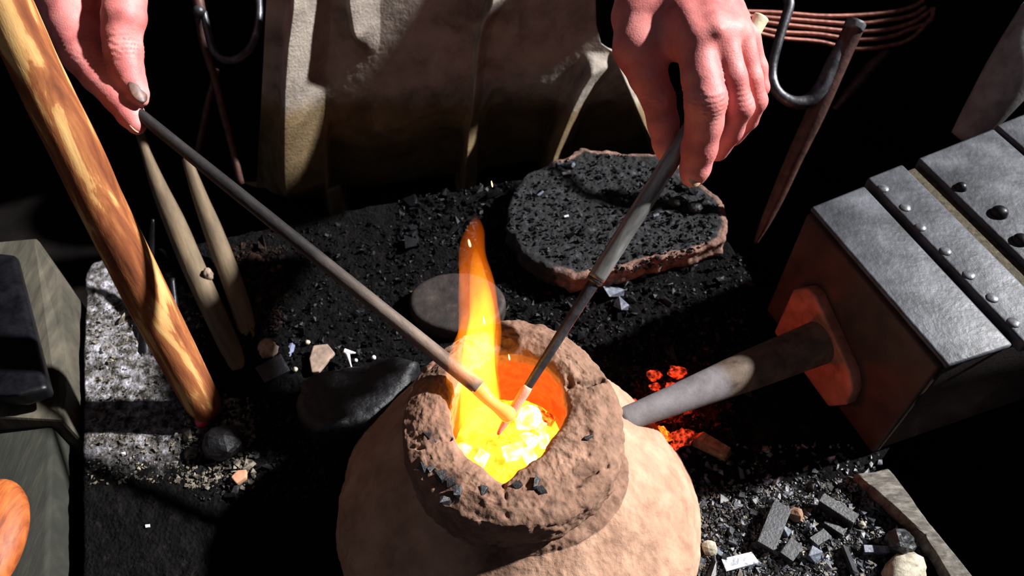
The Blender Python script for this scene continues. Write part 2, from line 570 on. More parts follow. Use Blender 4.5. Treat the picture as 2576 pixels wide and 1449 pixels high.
M['leather'] = mat('suede_leather', [(0.3, lin(104, 96, 88)), (0.5, lin(146, 137, 128)), (0.75, lin(170, 160, 150))], scale=30, rough=0.9, bump=0.5, bscale=520, bdist=0.0015, spec=0.15,
                   vor=0.5, vscale=300, ramp2=[(0.3, lin(84, 70, 50)), (0.7, lin(128, 110, 82))], mlo=0.3, mhi=0.7, mnoise=0.4)
M['cloth'] = mat('dark_wool', [(0.3, lin(10, 9, 9)), (0.7, lin(24, 20, 19))], scale=80, rough=1.0, bump=0.4, bscale=600, spec=0.02)
M['hair'] = mat('dark_hair', [(0.3, lin(20, 14, 10)), (0.7, lin(44, 30, 22))], scale=80, rough=0.7)
M['copper'] = mat('copper_wire', [(0.3, lin(104, 58, 50)), (0.7, lin(176, 114, 98))], scale=160, rough=0.5, metal=0.3, bump=0.2, bscale=300)
M['bone'] = mat('cream_bone', [(0.3, lin(176, 172, 140)), (0.7, lin(214, 212, 186))], scale=100, rough=0.55, bump=0.2)
M['kiln_wash'] = mat('pink_clay_coating', [(0.3, lin(206, 138, 116)), (0.7, lin(232, 176, 152))], scale=200, rough=0.75, bump=0.3, bscale=600)
M['shard'] = mat('grey_brown_flake', [(0.3, lin(92, 76, 66)), (0.7, lin(156, 134, 120))], scale=120, rough=0.75, bump=0.3, bscale=300)
M['pot'] = mat('terracotta', [(0.3, lin(150, 104, 78)), (0.7, lin(190, 142, 112))], scale=120, rough=0.85, bump=0.3, bscale=400)
M['disc'] = mat('brown_black_stone', [(0.3, lin(16, 13, 12)), (0.6, lin(42, 33, 30)), (0.8, lin(66, 54, 48))], scale=110, rough=0.75, bump=0.5, bscale=300)
M['glass_white'] = mat('milk_glass', [(0.3, lin(200, 200, 206)), (0.7, lin(232, 232, 236))], scale=50, rough=0.25, bump=0.0, spec=0.6)
M['glass_blue'] = mat('blue_grey_glass', [(0.3, lin(70, 78, 104)), (0.7, lin(134, 142, 172))], scale=140, rough=0.3, bump=0.4, bscale=300, spec=0.6)
M['glass_red'] = mat('crimson_glass', [(0.3, lin(150, 20, 50)), (0.7, lin(190, 40, 70))], scale=100, rough=0.3, bump=0.1, spec=0.6)
M['tar'] = mat('charred_log_bark', [(0.35, lin(8, 8, 11)), (0.65, lin(20, 20, 26)), (0.85, lin(44, 44, 54))], scale=110, rough=0.5, bump=0.8, bscale=160, bdist=0.002, spec=0.5, stretch=(1, 1.6, 1))
M['coal_white'] = glow('white_hot_coal', (1.0, 0.62, 0.24), 4.2, var=0.3, scale=140, color2=(1.0, 0.50, 0.08))
M['coal_yellow'] = glow('yellow_hot_coal', (1.0, 0.50, 0.03), 2.6, var=0.35, scale=140, color2=(1.0, 0.40, 0.01))
M['coal_orange'] = glow('orange_hot_coal', (1.0, 0.25, 0.02), 1.5, var=0.7, scale=260, color2=(1.0, 0.06, 0.004))
M['coal_red'] = glow('red_hot_coal', (1.0, 0.07, 0.02), 0.7, var=0.98, scale=260, color2=(0.35, 0.01, 0.003))
M['red_emitter_hidden'] = glow('added_red_emitter', (1.0, 0.045, 0.004), 30.0, var=0.3, scale=260)
M['spark'] = glow('spark', (1.0, 0.42, 0.12), 9.0)
M['hot_glass'] = glow('molten_glass', (1.0, 0.36, 0.02), 0.8, base=(0.5, 0.3, 0.1))
M['hot_glass'].node_tree.nodes['Principled BSDF'].inputs['Roughness'].default_value = 0.12


M['throat'] = glow('red_hot_clay', (1.0, 0.10, 0.008), 0.28, base=lin(190, 92, 58), var=0.8, scale=160, color2=(0.7, 0.03, 0.003))


def flame_mat(name, color, top, strength, z0, z1):
    m = bpy.data.materials.new(name)
    m.use_nodes = True
    nt = m.node_tree
    N, L = nt.nodes, nt.links
    N.remove(N['Principled BSDF'])
    out = N['Material Output']
    tc = N.new('ShaderNodeTexCoord')
    sp = N.new('ShaderNodeSeparateXYZ')
    L.new(tc.outputs['Object'], sp.inputs[0])
    mr = N.new('ShaderNodeMapRange')
    mr.inputs['From Min'].default_value = z0; mr.inputs['From Max'].default_value = z1
    L.new(sp.outputs['Z'], mr.inputs['Value'])
    r = N.new('ShaderNodeValToRGB')
    r.color_ramp.elements[0].color = (*color, 1)
    r.color_ramp.elements[1].color = (*top, 1)
    L.new(mr.outputs['Result'], r.inputs['Fac'])
    fade = N.new('ShaderNodeMapRange')
    fade.inputs['From Min'].default_value = 0.55; fade.inputs['From Max'].default_value = 1.0
    fade.inputs['To Min'].default_value = strength; fade.inputs['To Max'].default_value = strength * 0.45
    L.new(mr.outputs['Result'], fade.inputs['Value'])
    n = N.new('ShaderNodeTexNoise')
    n.inputs['Scale'].default_value = 55; n.inputs['Detail'].default_value = 2
    mp = N.new('ShaderNodeMapping'); mp.inputs['Scale'].default_value = (1, 1, 0.22)
    L.new(tc.outputs['Object'], mp.inputs['Vector']); L.new(mp.outputs['Vector'], n.inputs['Vector'])
    nm = N.new('ShaderNodeMapRange')
    nm.inputs['From Min'].default_value = 0.3; nm.inputs['From Max'].default_value = 0.7
    nm.inputs['To Min'].default_value = 0.35; nm.inputs['To Max'].default_value = 1.5
    L.new(n.outputs['Fac'], nm.inputs['Value'])
    mu = N.new('ShaderNodeMath'); mu.operation = 'MULTIPLY'
    L.new(fade.outputs['Result'], mu.inputs[0]); L.new(nm.outputs['Result'], mu.inputs[1])
    em = N.new('ShaderNodeEmission')
    L.new(r.outputs['Color'], em.inputs['Color'])
    L.new(mu.outputs[0], em.inputs['Strength'])
    L.new(em.outputs[0], out.inputs['Volume'])
    return m


#@@SETTING@@
# ================================================================== SETTING
SUNDIR = Vector((0.78, 0.215, 0.60)).normalized()
FLOOR_Z = -0.12
obj('floor', ([(-1.6, -0.9, FLOOR_Z), (1.8, -0.9, FLOOR_Z), (1.8, 1.9, FLOOR_Z), (-1.6, 1.9, FLOOR_Z),
               (-1.6, -0.9, FLOOR_Z - .1), (1.8, -0.9, FLOOR_Z - .1), (1.8, 1.9, FLOOR_Z - .1), (-1.6, 1.9, FLOOR_Z - .1)],
              [(0, 1, 2, 3), (7, 6, 5, 4), (0, 4, 5, 1), (1, 5, 6, 2), (2, 6, 7, 3), (3, 7, 4, 0)]), M['floor'], smooth=False)['kind'] = 'structure'


def wall_with_opening(x, y0, y1, z0, z1, oy0, oy1, oz0, oz1, th=0.25):
    parts = []
    for a, b, c, d in ((y0, oy0, z0, z1), (oy1, y1, z0, z1), (oy0, oy1, z0, oz0), (oy0, oy1, oz1, z1)):
        parts.append(prism([(x, a), (x + th, a), (x + th, b), (x, b)], c, d, 0))
    return parts


w = obj('wall_sun_mask', wall_with_opening(1.55, -0.9, 1.9, FLOOR_Z, 2.6, 0.02, 1.10, 0.93, 2.1), M['wall'], smooth=False)  # unseen wall added so its opening limits the sunbeam to the hearth
w['kind'] = 'structure'


def hz(x, y):
    p = np.stack([np.asarray(x, float).ravel(), np.asarray(y, float).ravel(), np.zeros(np.size(x))], 1)
    z = 0.0035 * fbm(p, 22, 4) + 0.0022 * fbm(p + 5, 130, 3)
    return z.reshape(np.shape(x))


def hz1(p):
    return float(hz(np.array([p[0]]), np.array([p[1]]))[0])


HOUT = [P(212, 1700), P(206, 1449), P(211, 900), P(214, 690), P(236, 655), P(300, 640), P(600, 592), P(890, 522), P(1290, 452), P(1560, 425),
        P(1800, 560), P(1895, 705), P(2150, 860), P(2290, 1050), P(2200, 1185), P(2330, 1330), P(2420, 1449), P(2560, 1700)]
V, Fc, _, Mk = plate_polar(HOUT, hz, FLOOR_Z, center=(-0.02, 0.05), nang=640, nring=230, rnd=0.003, jag=0.0)
# ash mask: pale ash lies on the left strip, black below it painted for shade; thin grey dust at the lower right
ashL = P(310, 870); ashM = P(330, 1060); ashN = P(420, 1130); ashB = P(2080, 1400)


def blob(x, y, c, rx, ry):
    return np.exp(-(((x - c[0]) / rx) ** 2 + ((y - c[1]) / ry) ** 2))


msk = 1.5 * blob(V[:, 0], V[:, 1], ashL, 0.05, 0.07) + 0.42 * blob(V[:, 0], V[:, 1], ashM, 0.06, 0.04) + 0.30 * blob(V[:, 0], V[:, 1], ashN, 0.06, 0.04) \
    + 0.42 * blob(V[:, 0], V[:, 1], ashB, 0.09, 0.05) + 0.7 * blob(V[:, 0], V[:, 1], P(255, 700), .03, .035)
msk = np.where(V[:, 2] < -0.012, 0.0, msk)
h = obj('hearth', [(V, Fc, None, msk)], M['hearth'])
tag(h, 'low raised hearth bed of sooty earth and ash under everything', 'hearth', kind='structure')

# ================================================================== CLAY FURNACE
NTH, NPR = 560, 320
th = np.linspace(0, 2 * PI, NTH, endpoint=False)
ri_pts = [(0, .0350), (22, .039), (50, .047), (75, .0520), (90, .0525), (125, .050), (155, .044), (180, .0400), (205, .039), (225, .0385), (243, .038), (256, .0430), (264, .0435),
          (275, .037), (290, .0325), (305, .0315), (325, .0285), (340, .0295), (360, .0350)]
ri = np.interp(np.degrees(th), [a for a, _ in ri_pts], [b for _, b in ri_pts])
ri = ri * 0.99 + 0.0012 * fbm(np.stack([np.cos(th), np.sin(th), th * 0], 1), 7, 3)
circ = np.stack([np.cos(th), np.sin(th), th * 0], 1)
ro_pts = [(0, .0750), (40, .0765), (70, .0815), (90, .0845), (110, .0810), (135, .076), (180, .0745), (225, .0745), (270, .0745), (315, .0760), (360, .0750)]
ro = np.interp(np.degrees(th), [a for a, _ in ro_pts], [b for _, b in ro_pts]) + 0.0016 * fbm(circ + 9, 3, 3)
rf_pts = [(0, .143), (20, .135), (50, .128), (90, .125), (140, .130), (180, .134), (200, .138), (240, .142), (270, .148), (300, .152), (330, .150), (360, .143)]
rf = np.interp(np.degrees(th), [a for a, _ in rf_pts], [b for _, b in rf_pts]) + 0.003 * fbm(circ + 4, 2.5, 3)
rt_bulge = np.exp(-(((np.degrees(th) - 328 + 180) % 360 - 180) / 38.0) ** 2)      # the swollen shoulder at the front right
prof = [
    (lambda: (0.002 + 0 * ri, 0.050 + 0 * ri)), (lambda: (ri * 0.9, 0.050 + 0 * ri)), (lambda: (ri * 1.10, 0.064 + 0 * ri)), (lambda: (ri * 1.10, 0.090 + 0 * ri)),
    (lambda: (ri * 1.03, 0.115 + 0 * ri)), (lambda: (ri, 0.1245 + 0 * ri)), (lambda: (ri + 0.003, 0.1292 + 0 * ri)), (lambda: (ri + 0.009, 0.1312 + 0 * ri)),
    (lambda: (ri * 0.45 + ro * 0.55, 0.1312 + 0 * ri)), (lambda: (ro - 0.009, 0.1285 + 0 * ri)), (lambda: (ro - 0.002, 0.1245 + 0 * ri)), (lambda: (ro, 0.118 + 0 * ri)),
    (lambda: (ro + 0.0005, 0.104 + 0 * ri)), (lambda: (ro - 0.004, 0.094 + 0 * ri)), (lambda: (ro - 0.001 + 0.010 * rt_bulge, 0.083 + 0.004 * rt_bulge)),
    (lambda: (ro * 0.62 + rf * 0.38 + 0.006 * rt_bulge, 0.062 + 0.012 * rt_bulge)), (lambda: (ro * 0.2 + rf * 0.8 + 0.004 * rt_bulge, 0.032 + 0.012 * rt_bulge)), (lambda: (rf * 0.99, 0.012 + 0.008 * rt_bulge)),
    (lambda: (rf, -0.004 + 0 * ri))]
wts = [3, 3, 14, 14, 8, 6, 8, 26, 20, 8, 8, 16, 16, 14, 26, 34, 26, 14]
K = [f() for f in prof]
Rr, Zz = [], []
for i, wn in enumerate(wts):
    for k in range(wn):
        t = k / wn
        Rr.append(K[i][0] * (1 - t) + K[i + 1][0] * t)
        Zz.append(K[i][1] * (1 - t) + K[i + 1][1] * t)
Rr.append(K[-1][0]); Zz.append(K[-1][1])
Rr, Zz = np.array(Rr), np.array(Zz)
for _ in range(3):
    Rr[1:-1] = 0.25 * Rr[:-2] + 0.5 * Rr[1:-1] + 0.25 * Rr[2:]
    Zz[1:-1] = 0.25 * Zz[:-2] + 0.5 * Zz[1:-1] + 0.25 * Zz[2:]
npf = len(Rr)
X = Rr * np.cos(th)[None, :]
Y = Rr * np.sin(th)[None, :]
G3 = np.stack([X, Y, Zz], 2)
du = np.gradient(G3, axis=0)
dv = np.roll(G3, -1, 1) - np.roll(G3, 1, 1)
nn = np.cross(dv, du)
nn /= np.linalg.norm(nn, axis=2)[:, :, None] + 1e-12
pts = G3.reshape(-1, 3)
nn = nn.reshape(-1, 3)
out = nn * np.sign((nn * np.stack([pts[:, 0], pts[:, 1], pts[:, 2] - 0.09], 1)).sum(1))[:, None]
sec = np.repeat(np.arange(npf), NTH)
i_in = sum(wts[:5]); i_rim = sum(wts[:10]); i_col = sum(wts[:14])
nrm_ok = np.where((sec < i_in)[:, None], np.stack([-pts[:, 0], -pts[:, 1], 0 * pts[:, 0]], 1) / (np.linalg.norm(pts[:, :2], axis=1)[:, None] + 1e-9), out)
nrm_ok = np.where(((sec >= i_in) & (sec < i_rim))[:, None], np.array([0, 0, 1.0]), nrm_ok)
lump = fbm(pts, 28, 4)
fine = fbm(pts + 3, 190, 4)
amp = np.where(sec < i_rim, 0.0022, np.where(sec < i_col, 0.0018, 0.0034))
disp = amp * lump + np.where(sec < i_col, 0.0019, 0.0010) * fine
front = sstep(0.0, 0.06, -pts[:, 1]) * ((sec >= i_in) & (sec < i_col))
disp += front * 0.0020 * np.maximum(fbm(pts + 8, 90, 3), -0.2)
# grooves smeared down the left side of the body
body = sec >= i_col - 6
ang = np.degrees(np.arctan2(pts[:, 1], pts[:, 0])) % 360
disp += body * 0.0003 * np.sin(ang * 1.1 + 7 * lump + 60 * Zz.reshape(-1)) * np.exp(-((ang - 205) / 40) ** 2)
cracks = [([P(1422, 972, .13), P(1450, 962, .13), P(1475, 968, .13), P(1500, 952, .13), P(1535, 945, .127), P(1560, 930, .11)], .0022, .0040),
          ([P(1000, 1135, .115), P(1020, 1130, .128), P(1065, 1122, .13), P(1110, 1102, .13), P(1140, 1095, .13)], .0016, .0030),
          ([P(1262, 1210, .13), P(1272, 1250, .13), P(1278, 1290, .128), P(1268, 1330, .118), P(1255, 1370, .09), P(1215, 1410, .07), P(1175, 1460, .05)], .0016, .0032),
          ([P(1085, 1440, .06), P(1120, 1425, .06), P(1150, 1412, .065), P(1180, 1418, .065)], .0012, .0022),
          ([P(1445, 1225, .128), P(1480, 1190, .13), P(1530, 1165, .125)], .0012, .0018),
          ([P(1010, 930, .127), P(1050, 935, .13), P(1090, 925, .13)], .0014, .0022)]
soot = np.zeros(len(pts))
wob = np.stack([fbm(pts, 110, 3), fbm(pts + 31, 110, 3), fbm(pts + 57, 110, 3)], 1) * 0.0042
for poly, wdt, dep in cracks:
    poly = np.array(poly)
    dmin = np.full(len(pts), 9.0)
    for a, b in zip(poly[:-1], poly[1:]):
        dmin = np.minimum(dmin, cone(pts + wob, a, b, 0, 0))
    g = np.exp(-(dmin / wdt) ** 2) * (sec >= i_in - 4)
    disp -= 1.5 * dep * g
    soot = np.maximum(soot, 0.9 * g)
pts = pts + nrm_ok * disp[:, None]
# soot and dirt: rim top is browner than the body, black smears near the mouth at the front
collar = (sec >= i_in + 2) & (sec < i_col)
soot = np.maximum(soot, collar * (0.60 + 0.25 * fbm(pts, 30, 3)))
for (u, v, rad, a) in [(1080, 1100, .012, .95), (1075, 1180, .011, .9), (1130, 1215, .014, 1.0), (1200, 1260, .012, .7), (1340, 1240, .016, .85), (1480, 1190, .014, .8), (1060, 930, .018, .8),
                       (1380, 860, .016, .8), (1260, 1270, .012, .7), (1130, 1270, .012, .9), (1490, 1050, .016, .6), (1290, 1330, .02, .7), (1390, 1270, .014, .7)]:
    c = P(u, v, .13)
    soot = np.maximum(soot, a * np.exp(-(((pts - c) ** 2).sum(1)) / rad ** 2) * (sec >= i_in))
c = P(1250, 1440, .06)
soot = np.maximum(soot, 0.8 * np.exp(-((pts[:, 0] - c[0]) / .022) ** 2) * body * (pts[:, 1] < 0))
soot = np.where(sec < i_in, 0.15, soot)
Fc = []
for r in range(npf - 1):
    for k in range(NTH):
        k2 = (k + 1) % NTH
        Fc.append((r * NTH + k, r * NTH + k2, (r + 1) * NTH + k2, (r + 1) * NTH + k))
Fc = [tuple(reversed(f)) for f in Fc]
fur = empty('clay_furnace', (0, 0, 0))
tag(fur, 'squat pinkish clay furnace with a thick cracked rim and fire in its mouth', 'furnace')
split = i_col - 4
nv = lambda r: r * NTH
thr = i_in - 7
obj('throat', [(pts[:nv(thr + 1)], [f for f in Fc if max(f) < nv(thr + 1)], None, soot[:nv(thr + 1)])], M['throat'], fur)['label'] = 'red-hot inner wall'
obj('collar', [(pts[nv(thr):nv(split + 1)], [tuple(i - nv(thr) for i in f) for f in Fc if min(f) >= nv(thr) and max(f) < nv(split + 1)], None, soot[nv(thr):nv(split + 1)])], M['clay'], fur)
sub = [tuple(i - nv(split) for i in f) for f in Fc if min(f) >= nv(split)]
obj('furnace_body', [(pts[nv(split):], sub, None, soot[nv(split):])], M['clay'], fur)

# fire bed and coals in the mouth
g = np.random.default_rng(5)
bed = plate_polar([(r_ * math.cos(a) * 1.06, r_ * math.sin(a) * 1.06) for a, r_ in zip(th[::8], ri[::8])],
                  lambda x, y: 0.062 + 0.004 * fbm(np.stack([x, y, x * 0], 1), 70, 3), 0.055, center=(0, 0), nang=90, nring=20, rnd=0.002)
tag(obj('fire_bed', [bed], M['coal_yellow']), 'bed of yellow glowing embers filling the furnace mouth', 'embers', kind='stuff')
coal_px = [(1330, 1095, 26, 'w'), (1365, 1068, 22, 'w'), (1318, 1050, 20, 'w'), (1385, 1040, 18, 'o'), (1290, 1130, 26, 'w'), (1330, 1135, 22, 'w'), (1250, 1165, 22, 'y'),
           (1200, 1100, 26, 'y'), (1210, 1140, 20, 'w'), (1170, 1080, 20, 'y'), (1370, 1100, 18, 'w'), (1230, 1085, 24, 'y'), (1265, 1110, 20, 'y'), (1355, 1030, 20, 'o'), (1160, 1120, 18, 'w'), (1285, 1180, 16, 'y')]
words_ = {'w': ('white_hot', 'white-hot'), 'y': ('', 'yellow-hot'), 'o': ('', 'orange-hot')}
for i, (u, v, r, k) in enumerate(coal_px):
    p = P(u, v, 0.075)
    if math.hypot(p[0], p[1]) > 0.03: p = p * np.array([.95, .95, 1])
    s = r * 0.60 / FPX
    q = chunk((p[0], p[1], 0.0640), (s * 2.2, s * 1.7, s * 1.5), ang=g.uniform(0, 3), tilt=g.uniform(-.3, .3), seed=40 + i, n=18, box=0.5)
    side = 'right' if u > 1300 else ('middle' if u > 1215 else 'left')
    o = obj('burning_coal', [q], M[{'w': 'coal_white', 'y': 'coal_yellow', 'o': 'coal_orange'}[k]], smooth=False)
    tag(o, '%s coal on the %s side of the furnace mouth' % (words_[k][1], side), 'coal', 'burning coals in the furnace mouth, ' + words_[k][1] + ' ' + side)

# flame
def flame_shell(pxs, sq=0.75, n=20):
    w = np.array([list(D(u, v, d)) + [r * d / FPX] for u, v, d, r in pxs])
    c = catmull(w, 8)
    V, Fc = [], []
    for i in range(len(c)):
        for k in range(n):
            a = 2 * PI * k / n
            rr = c[i, 3] * (1 + 0.06 * math.sin(3 * a + i * 0.25))
            V.append((c[i, 0] + rr * math.cos(a), c[i, 1] + rr * sq * math.sin(a), c[i, 2] + 0))
    for i in range(len(c) - 1):
        for k in range(n):
            k2 = (k + 1) % n
            Fc.append((i * n + k, i * n + k2, (i + 1) * n + k2, (i + 1) * n + k))
    Fc.append(tuple(reversed(range(n))))
    Fc.append(tuple(range((len(c) - 1) * n, len(c) * n)))
    return np.array(V), Fc


fdep = lambda v: float(np.interp(v, [555, 650, 750, 850, 950, 1050, 1100], [.425, .448, .477, .510, .545, .563, .566]))
fl = empty('flame', (-0.03, 0.0, 0.085))
tag(fl, 'tall yellow and orange flame licking up out of the furnace mouth', 'flame')
outer = [(1192, 1075, 70), (1190, 1000, 68), (1191, 940, 66), (1196, 890, 62), (1204, 840, 56), (1207, 790, 52), (1202, 740, 48), (1194, 690, 42), (1190, 650, 36), (1190, 610, 31), (1194, 580, 23), (1197, 555, 12), (1198, 545, 3)]
inner = [(1205, 1080, 52), (1205, 1000, 50), (1205, 930, 44), (1207, 860, 38), (1212, 800, 34), (1210, 740, 28), (1202, 690, 20), (1197, 650, 12), (1196, 625, 3)]
oo = obj('flame_mantle', [flame_shell([(u, v, fdep(v), r) for u, v, r in outer])], None or bpy.data.materials.new('tmp'), fl)
zt = lambda o: (min(v.co.z for v in o.data.vertices), max(v.co.z for v in o.data.vertices))
oo.data.materials[0] = flame_mat('flame_outer', (1.0, 0.27, 0.008), (1.0, 0.15, 0.003), 60, *zt(oo))
ii_ = obj('flame_core', [flame_shell([(u, v, fdep(v), r) for u, v, r in inner])], bpy.data.materials['tmp'], fl)
ii_.data.materials[0] = flame_mat('flame_inner', (1.0, 0.62, 0.03), (1.0, 0.34, 0.01), 150, *zt(ii_))

for k, (u, v, d, L, lab) in enumerate([(1282, 905, .50, .006, 'glowing spark rising right of the flame'), (1219, 815, .44, .007, 'bright spark inside the flame'),
                                       (1239, 470, .50, .005, 'dim red spark high above the flame'), (1183, 620, .40, .005, 'thin spark at the left edge of the flame tip')]):
    a = D(u, v, d)
    tag(obj('spark', [tube(line3(a, a + np.array([-.0006, 0, L]), 4), [.0003, .0005, .0004, .0002], n=6)], M['spark']), lab, 'spark', None)

#@@TOOLS@@
# ================================================================== GLASS RODS
# iron gathering rod held on the left
gr = empty('gathering_rod', D(900, 720, .556))
tag(gr, 'long grey rod running from the left-hand fingers down into the flame', 'rod')
a, b = D(300, 246, .575), D(1205, 975, .535)
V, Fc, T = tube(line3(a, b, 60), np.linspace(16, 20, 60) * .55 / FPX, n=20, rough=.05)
obj('rod_shaft', [(V, Fc, T, np.clip(T[:, 2] / T[:, 2].max() * 1.6 - .62, 0, 1))], M['rodskin'], gr)  # darker toward the hand: that half's shade is painted in
q = px_rod([(1196, 968, .5355, 20), (1212, 985, .535, 20), (1228, 1003, .5345, 17), (1250, 1022, .534, 16), (1272, 1038, .5335, 21), (1284, 1047, .533, 20), (1292, 1053, .533, 9)], n=20)
obj('molten_glass', [q], M['hot_glass'], gr)['label'] = 'glowing yellow molten glass blob'

# bead mandrel held on the right
da, db = .5495, .535
def mand(s, lift=0):
    inv = 1 / da + s * (1 / db - 1 / da)
    return D(1252 + s * 438, 1093 - s * 693, 1 / inv)
md = empty('bead_mandrel', mand(0.5))
tag(md, 'iron bead mandrel with a thick grey tube handle held by the right-hand fist', 'mandrel')
hnd = obj('handle', [tube(line3(mand(.565), mand(1.44), 70), np.linspace(23, 24, 70) * .54 / FPX, n=12, rough=.03, rs=90, roundend=False)], M['iron_worn'], md)
obj('handle_tip', [tube(line3(mand(1.44), mand(1.515), 12), np.linspace(22, 20, 12) * .53 / FPX, n=20)], M['bone'], hnd)['label'] = 'cream end of the handle'
obj('ferrule', [tube(line3(mand(.548), mand(.570), 8), np.array([15, 18, 21, 22, 22, 22, 22, 22]) * .54 / FPX, n=14)], M['iron'], md)
obj('shaft', [tube(line3(mand(.17), mand(.56), 60), np.linspace(11.5, 16, 60) * .545 / FPX, n=16, rough=.06)], M['iron'], md)
obj('coated_tip', [tube(line3(mand(0), mand(.175), 24), np.interp(np.linspace(0, 1, 24), [0, .05, .3, .9, 1], [3, 6, 10.5, 14, 12]) * .548 / FPX, n=18, rough=.03)], M['kiln_wash'], md)['label'] = 'pink clay-coated tip'
bead = icos(mand(.055) + np.array([.0155, .004, -.004]), .0085, 3, .06, 2, 3, (1, 1, 1.0))
tag(obj('hot_glass_bead', [bead], M['coal_white']), 'white-hot round lump of glass glowing beside the mandrel tip', 'glass')

# ================================================================== STICKS AND TOOLS AT THE LEFT
ld = lambda v: 1 / (1.488 + (1044 - v) / 1044 * .50)
lp = [(u, v, ld(v), r_) for u, v, r_ in [(-45, -130, 62), (12, 0, 62), (70, 130, 61), (132, 260, 61), (190, 375, 60), (250, 505, 58), (318, 640, 56), (382, 770, 54), (440, 880, 51), (490, 975, 46), (512, 1015, 42), (524, 1040, 32)]]
off = D(522, 1044, .672)[2] - 0.012
tag(obj('peeled_stick', [px_rod(lp, per=10, n=28, rough=.06, rs=45)], M['log']), 'thick orange-brown peeled branch leaning across the upper left', 'stick')

t1 = empty('iron_tool', D(590, 900, .72))
tag(t1, 'grey wooden-handled iron tool, right of the two thin sticks, end resting on hearth', 'tool')
obj('handle', [px_rod([(470, 402, .80, 12), (505, 500, .785, 19), (540, 590, .77, 24), (585, 710, .75, 25), (630, 850, .735, 25), (670, 985, .715, 25), (697, 1075, .70, 23), (703, 1095, .698, 18)], n=20, rough=.05)], M['stick'], t1)
obj('split_end', [px_rod([(690, 1050, .70, 12), (708, 1085, .693, 15), (718, 1105, .690, 14), (716, 1122, .69, 4)], n=10, rough=.12)], M['bark'], t1)
obj('shank', [px_rod([(700, 1085, .696, 15), (716, 1125, .688, 16), (738, 1195, .674, 15), (768, 1290, .655, 15), (800, 1390, .636, 14), (822, 1470, .62, 12)], n=14, rough=.04)], M['iron_black'], t1)['label'] = 'dark iron shank'
tag(obj('thin_stick', [px_rod([(352, 335, .81, 11), (362, 365, .805, 12), (368, 385, .80, 12), (400, 470, .785, 20), (440, 560, .77, 26), (490, 680, .75, 28), (545, 800, .733, 28), (600, 920, .715, 26), (630, 1000, .703, 21), (640, 1030, .70, 10)], n=20, rough=.05)], M['stick']),
    'grey-tan straight stick, left of the two thin ones beside the peeled branch', 'stick')
tag(obj('brown_stick', [px_rod([(672, 1165, .678, 16), (660, 1200, .668, 26), (640, 1265, .652, 33), (610, 1350, .632, 36), (575, 1440, .612, 38), (545, 1520, .595, 38)], n=18, rough=.06)], M['stick_red']),
    'reddish-brown stick rising from the bottom edge left of the furnace', 'stick')

for k, (pl, lab) in enumerate([([(384, 552, .725, 5), (378, 640, .735, 11), (368, 760, .735, 15), (362, 880, .723, 19), (368, 1000, .703, 21), (376, 1090, .688, 19), (382, 1150, .679, 5)], 'dark pointed iron bar stuck in the pale ash at left'),
                               ([(432, 700, .74, 8), (440, 800, .735, 13), (448, 900, .722, 16), (460, 1000, .705, 17), (470, 1080, .692, 14), (480, 1132, .682, 4)], 'dark iron spike half behind the foot of the peeled branch')]):
    tag(obj('iron_bar', [px_rod(pl, n=8, flat=.8, rough=.03)], M['iron_black']), lab, 'bar')

tg = empty('iron_tongs', D(510, 100, .78))
tag(tg, 'old iron tongs with a looped handle standing behind the left hand', 'tongs')
obj('arm', [px_rod([(488, -50, .775, 15), (502, 20, .78, 15), (508, 70, .785, 14), (516, 120, .79, 11), (540, 200, .80, 9), (560, 280, .815, 9), (584, 370, .83, 9), (606, 462, .845, 9)], n=12, rough=.05)], M['iron_rust'], tg)
obj('loop', [px_rod([(512, 30, .772, 9), (524, 85, .772, 10), (536, 125, .772, 10), (556, 146, .772, 10), (585, 152, .772, 10), (618, 134, .775, 10), (642, 95, .78, 10), (652, 40, .785, 9), (650, -20, .79, 9), (645, -60, .79, 9)], n=12)], M['iron'], tg)
obj('pivot', [icos(D(500, 30, .768), .0062, 2, .05, 2, 1)], M['iron'], tg)
obj('arm', [px_rod([(545, 175, .81, 7), (520, 270, .835, 8), (500, 370, .86, 8), (488, 420, .875, 8)], n=10)], M['iron_rust'], tg)

# wooden block and beam at the far left
bk = [(-60, 612), (92, 598), (140, 668), (138, 800), (137, 950), (135, 1030), (-60, 1045)]
poly = [P(u, v, .045)[:2] for u, v in bk][::-1]
zs = [.045, .012, .02, .028, .02, .045, .045][::-1]
bl = obj('wooden_block', [prism(poly, FLOOR_Z, [.045, .028, .020, .030, .036, .045, .045], .003)], M['block'], smooth=False)
tag(bl, 'weathered grey wooden block at the left edge of the picture', 'block')
bw = [P(-40, 638, .055)[:2], P(-40, 1005, .055)[:2], P(60, 1008, .055)[:2], P(128, 985, .055)[:2], P(40, 640, .055)[:2]]
tag(obj('iron_wedge', [prism(bw, .045, [.06, .062, .066, .060, .056], .005, 3)], M['iron_black']), 'black iron wedge lying on the wooden block at left', 'wedge')
bm_poly = [P(-80, 1050, .02)[:2], P(-80, 1560, .02)[:2], P(118, 1560, .02)[:2], P(133, 1050, .02)[:2]]
tag(obj('wooden_beam', [prism(bm_poly, FLOOR_Z, .02, .004)], M['beam']), 'greenish grey wooden beam along the lower left edge', 'beam')
ob = P(-60, 1380, .035)
V, Fc = icos(ob, .052, 4, .02, 1.5, 2, (0.62, 1.0, 0.35))
tag(obj('wooden_bowl', [(V, Fc)], M['orange_wood']), 'bright orange rounded wooden piece cut off by the lower left corner', 'wood')

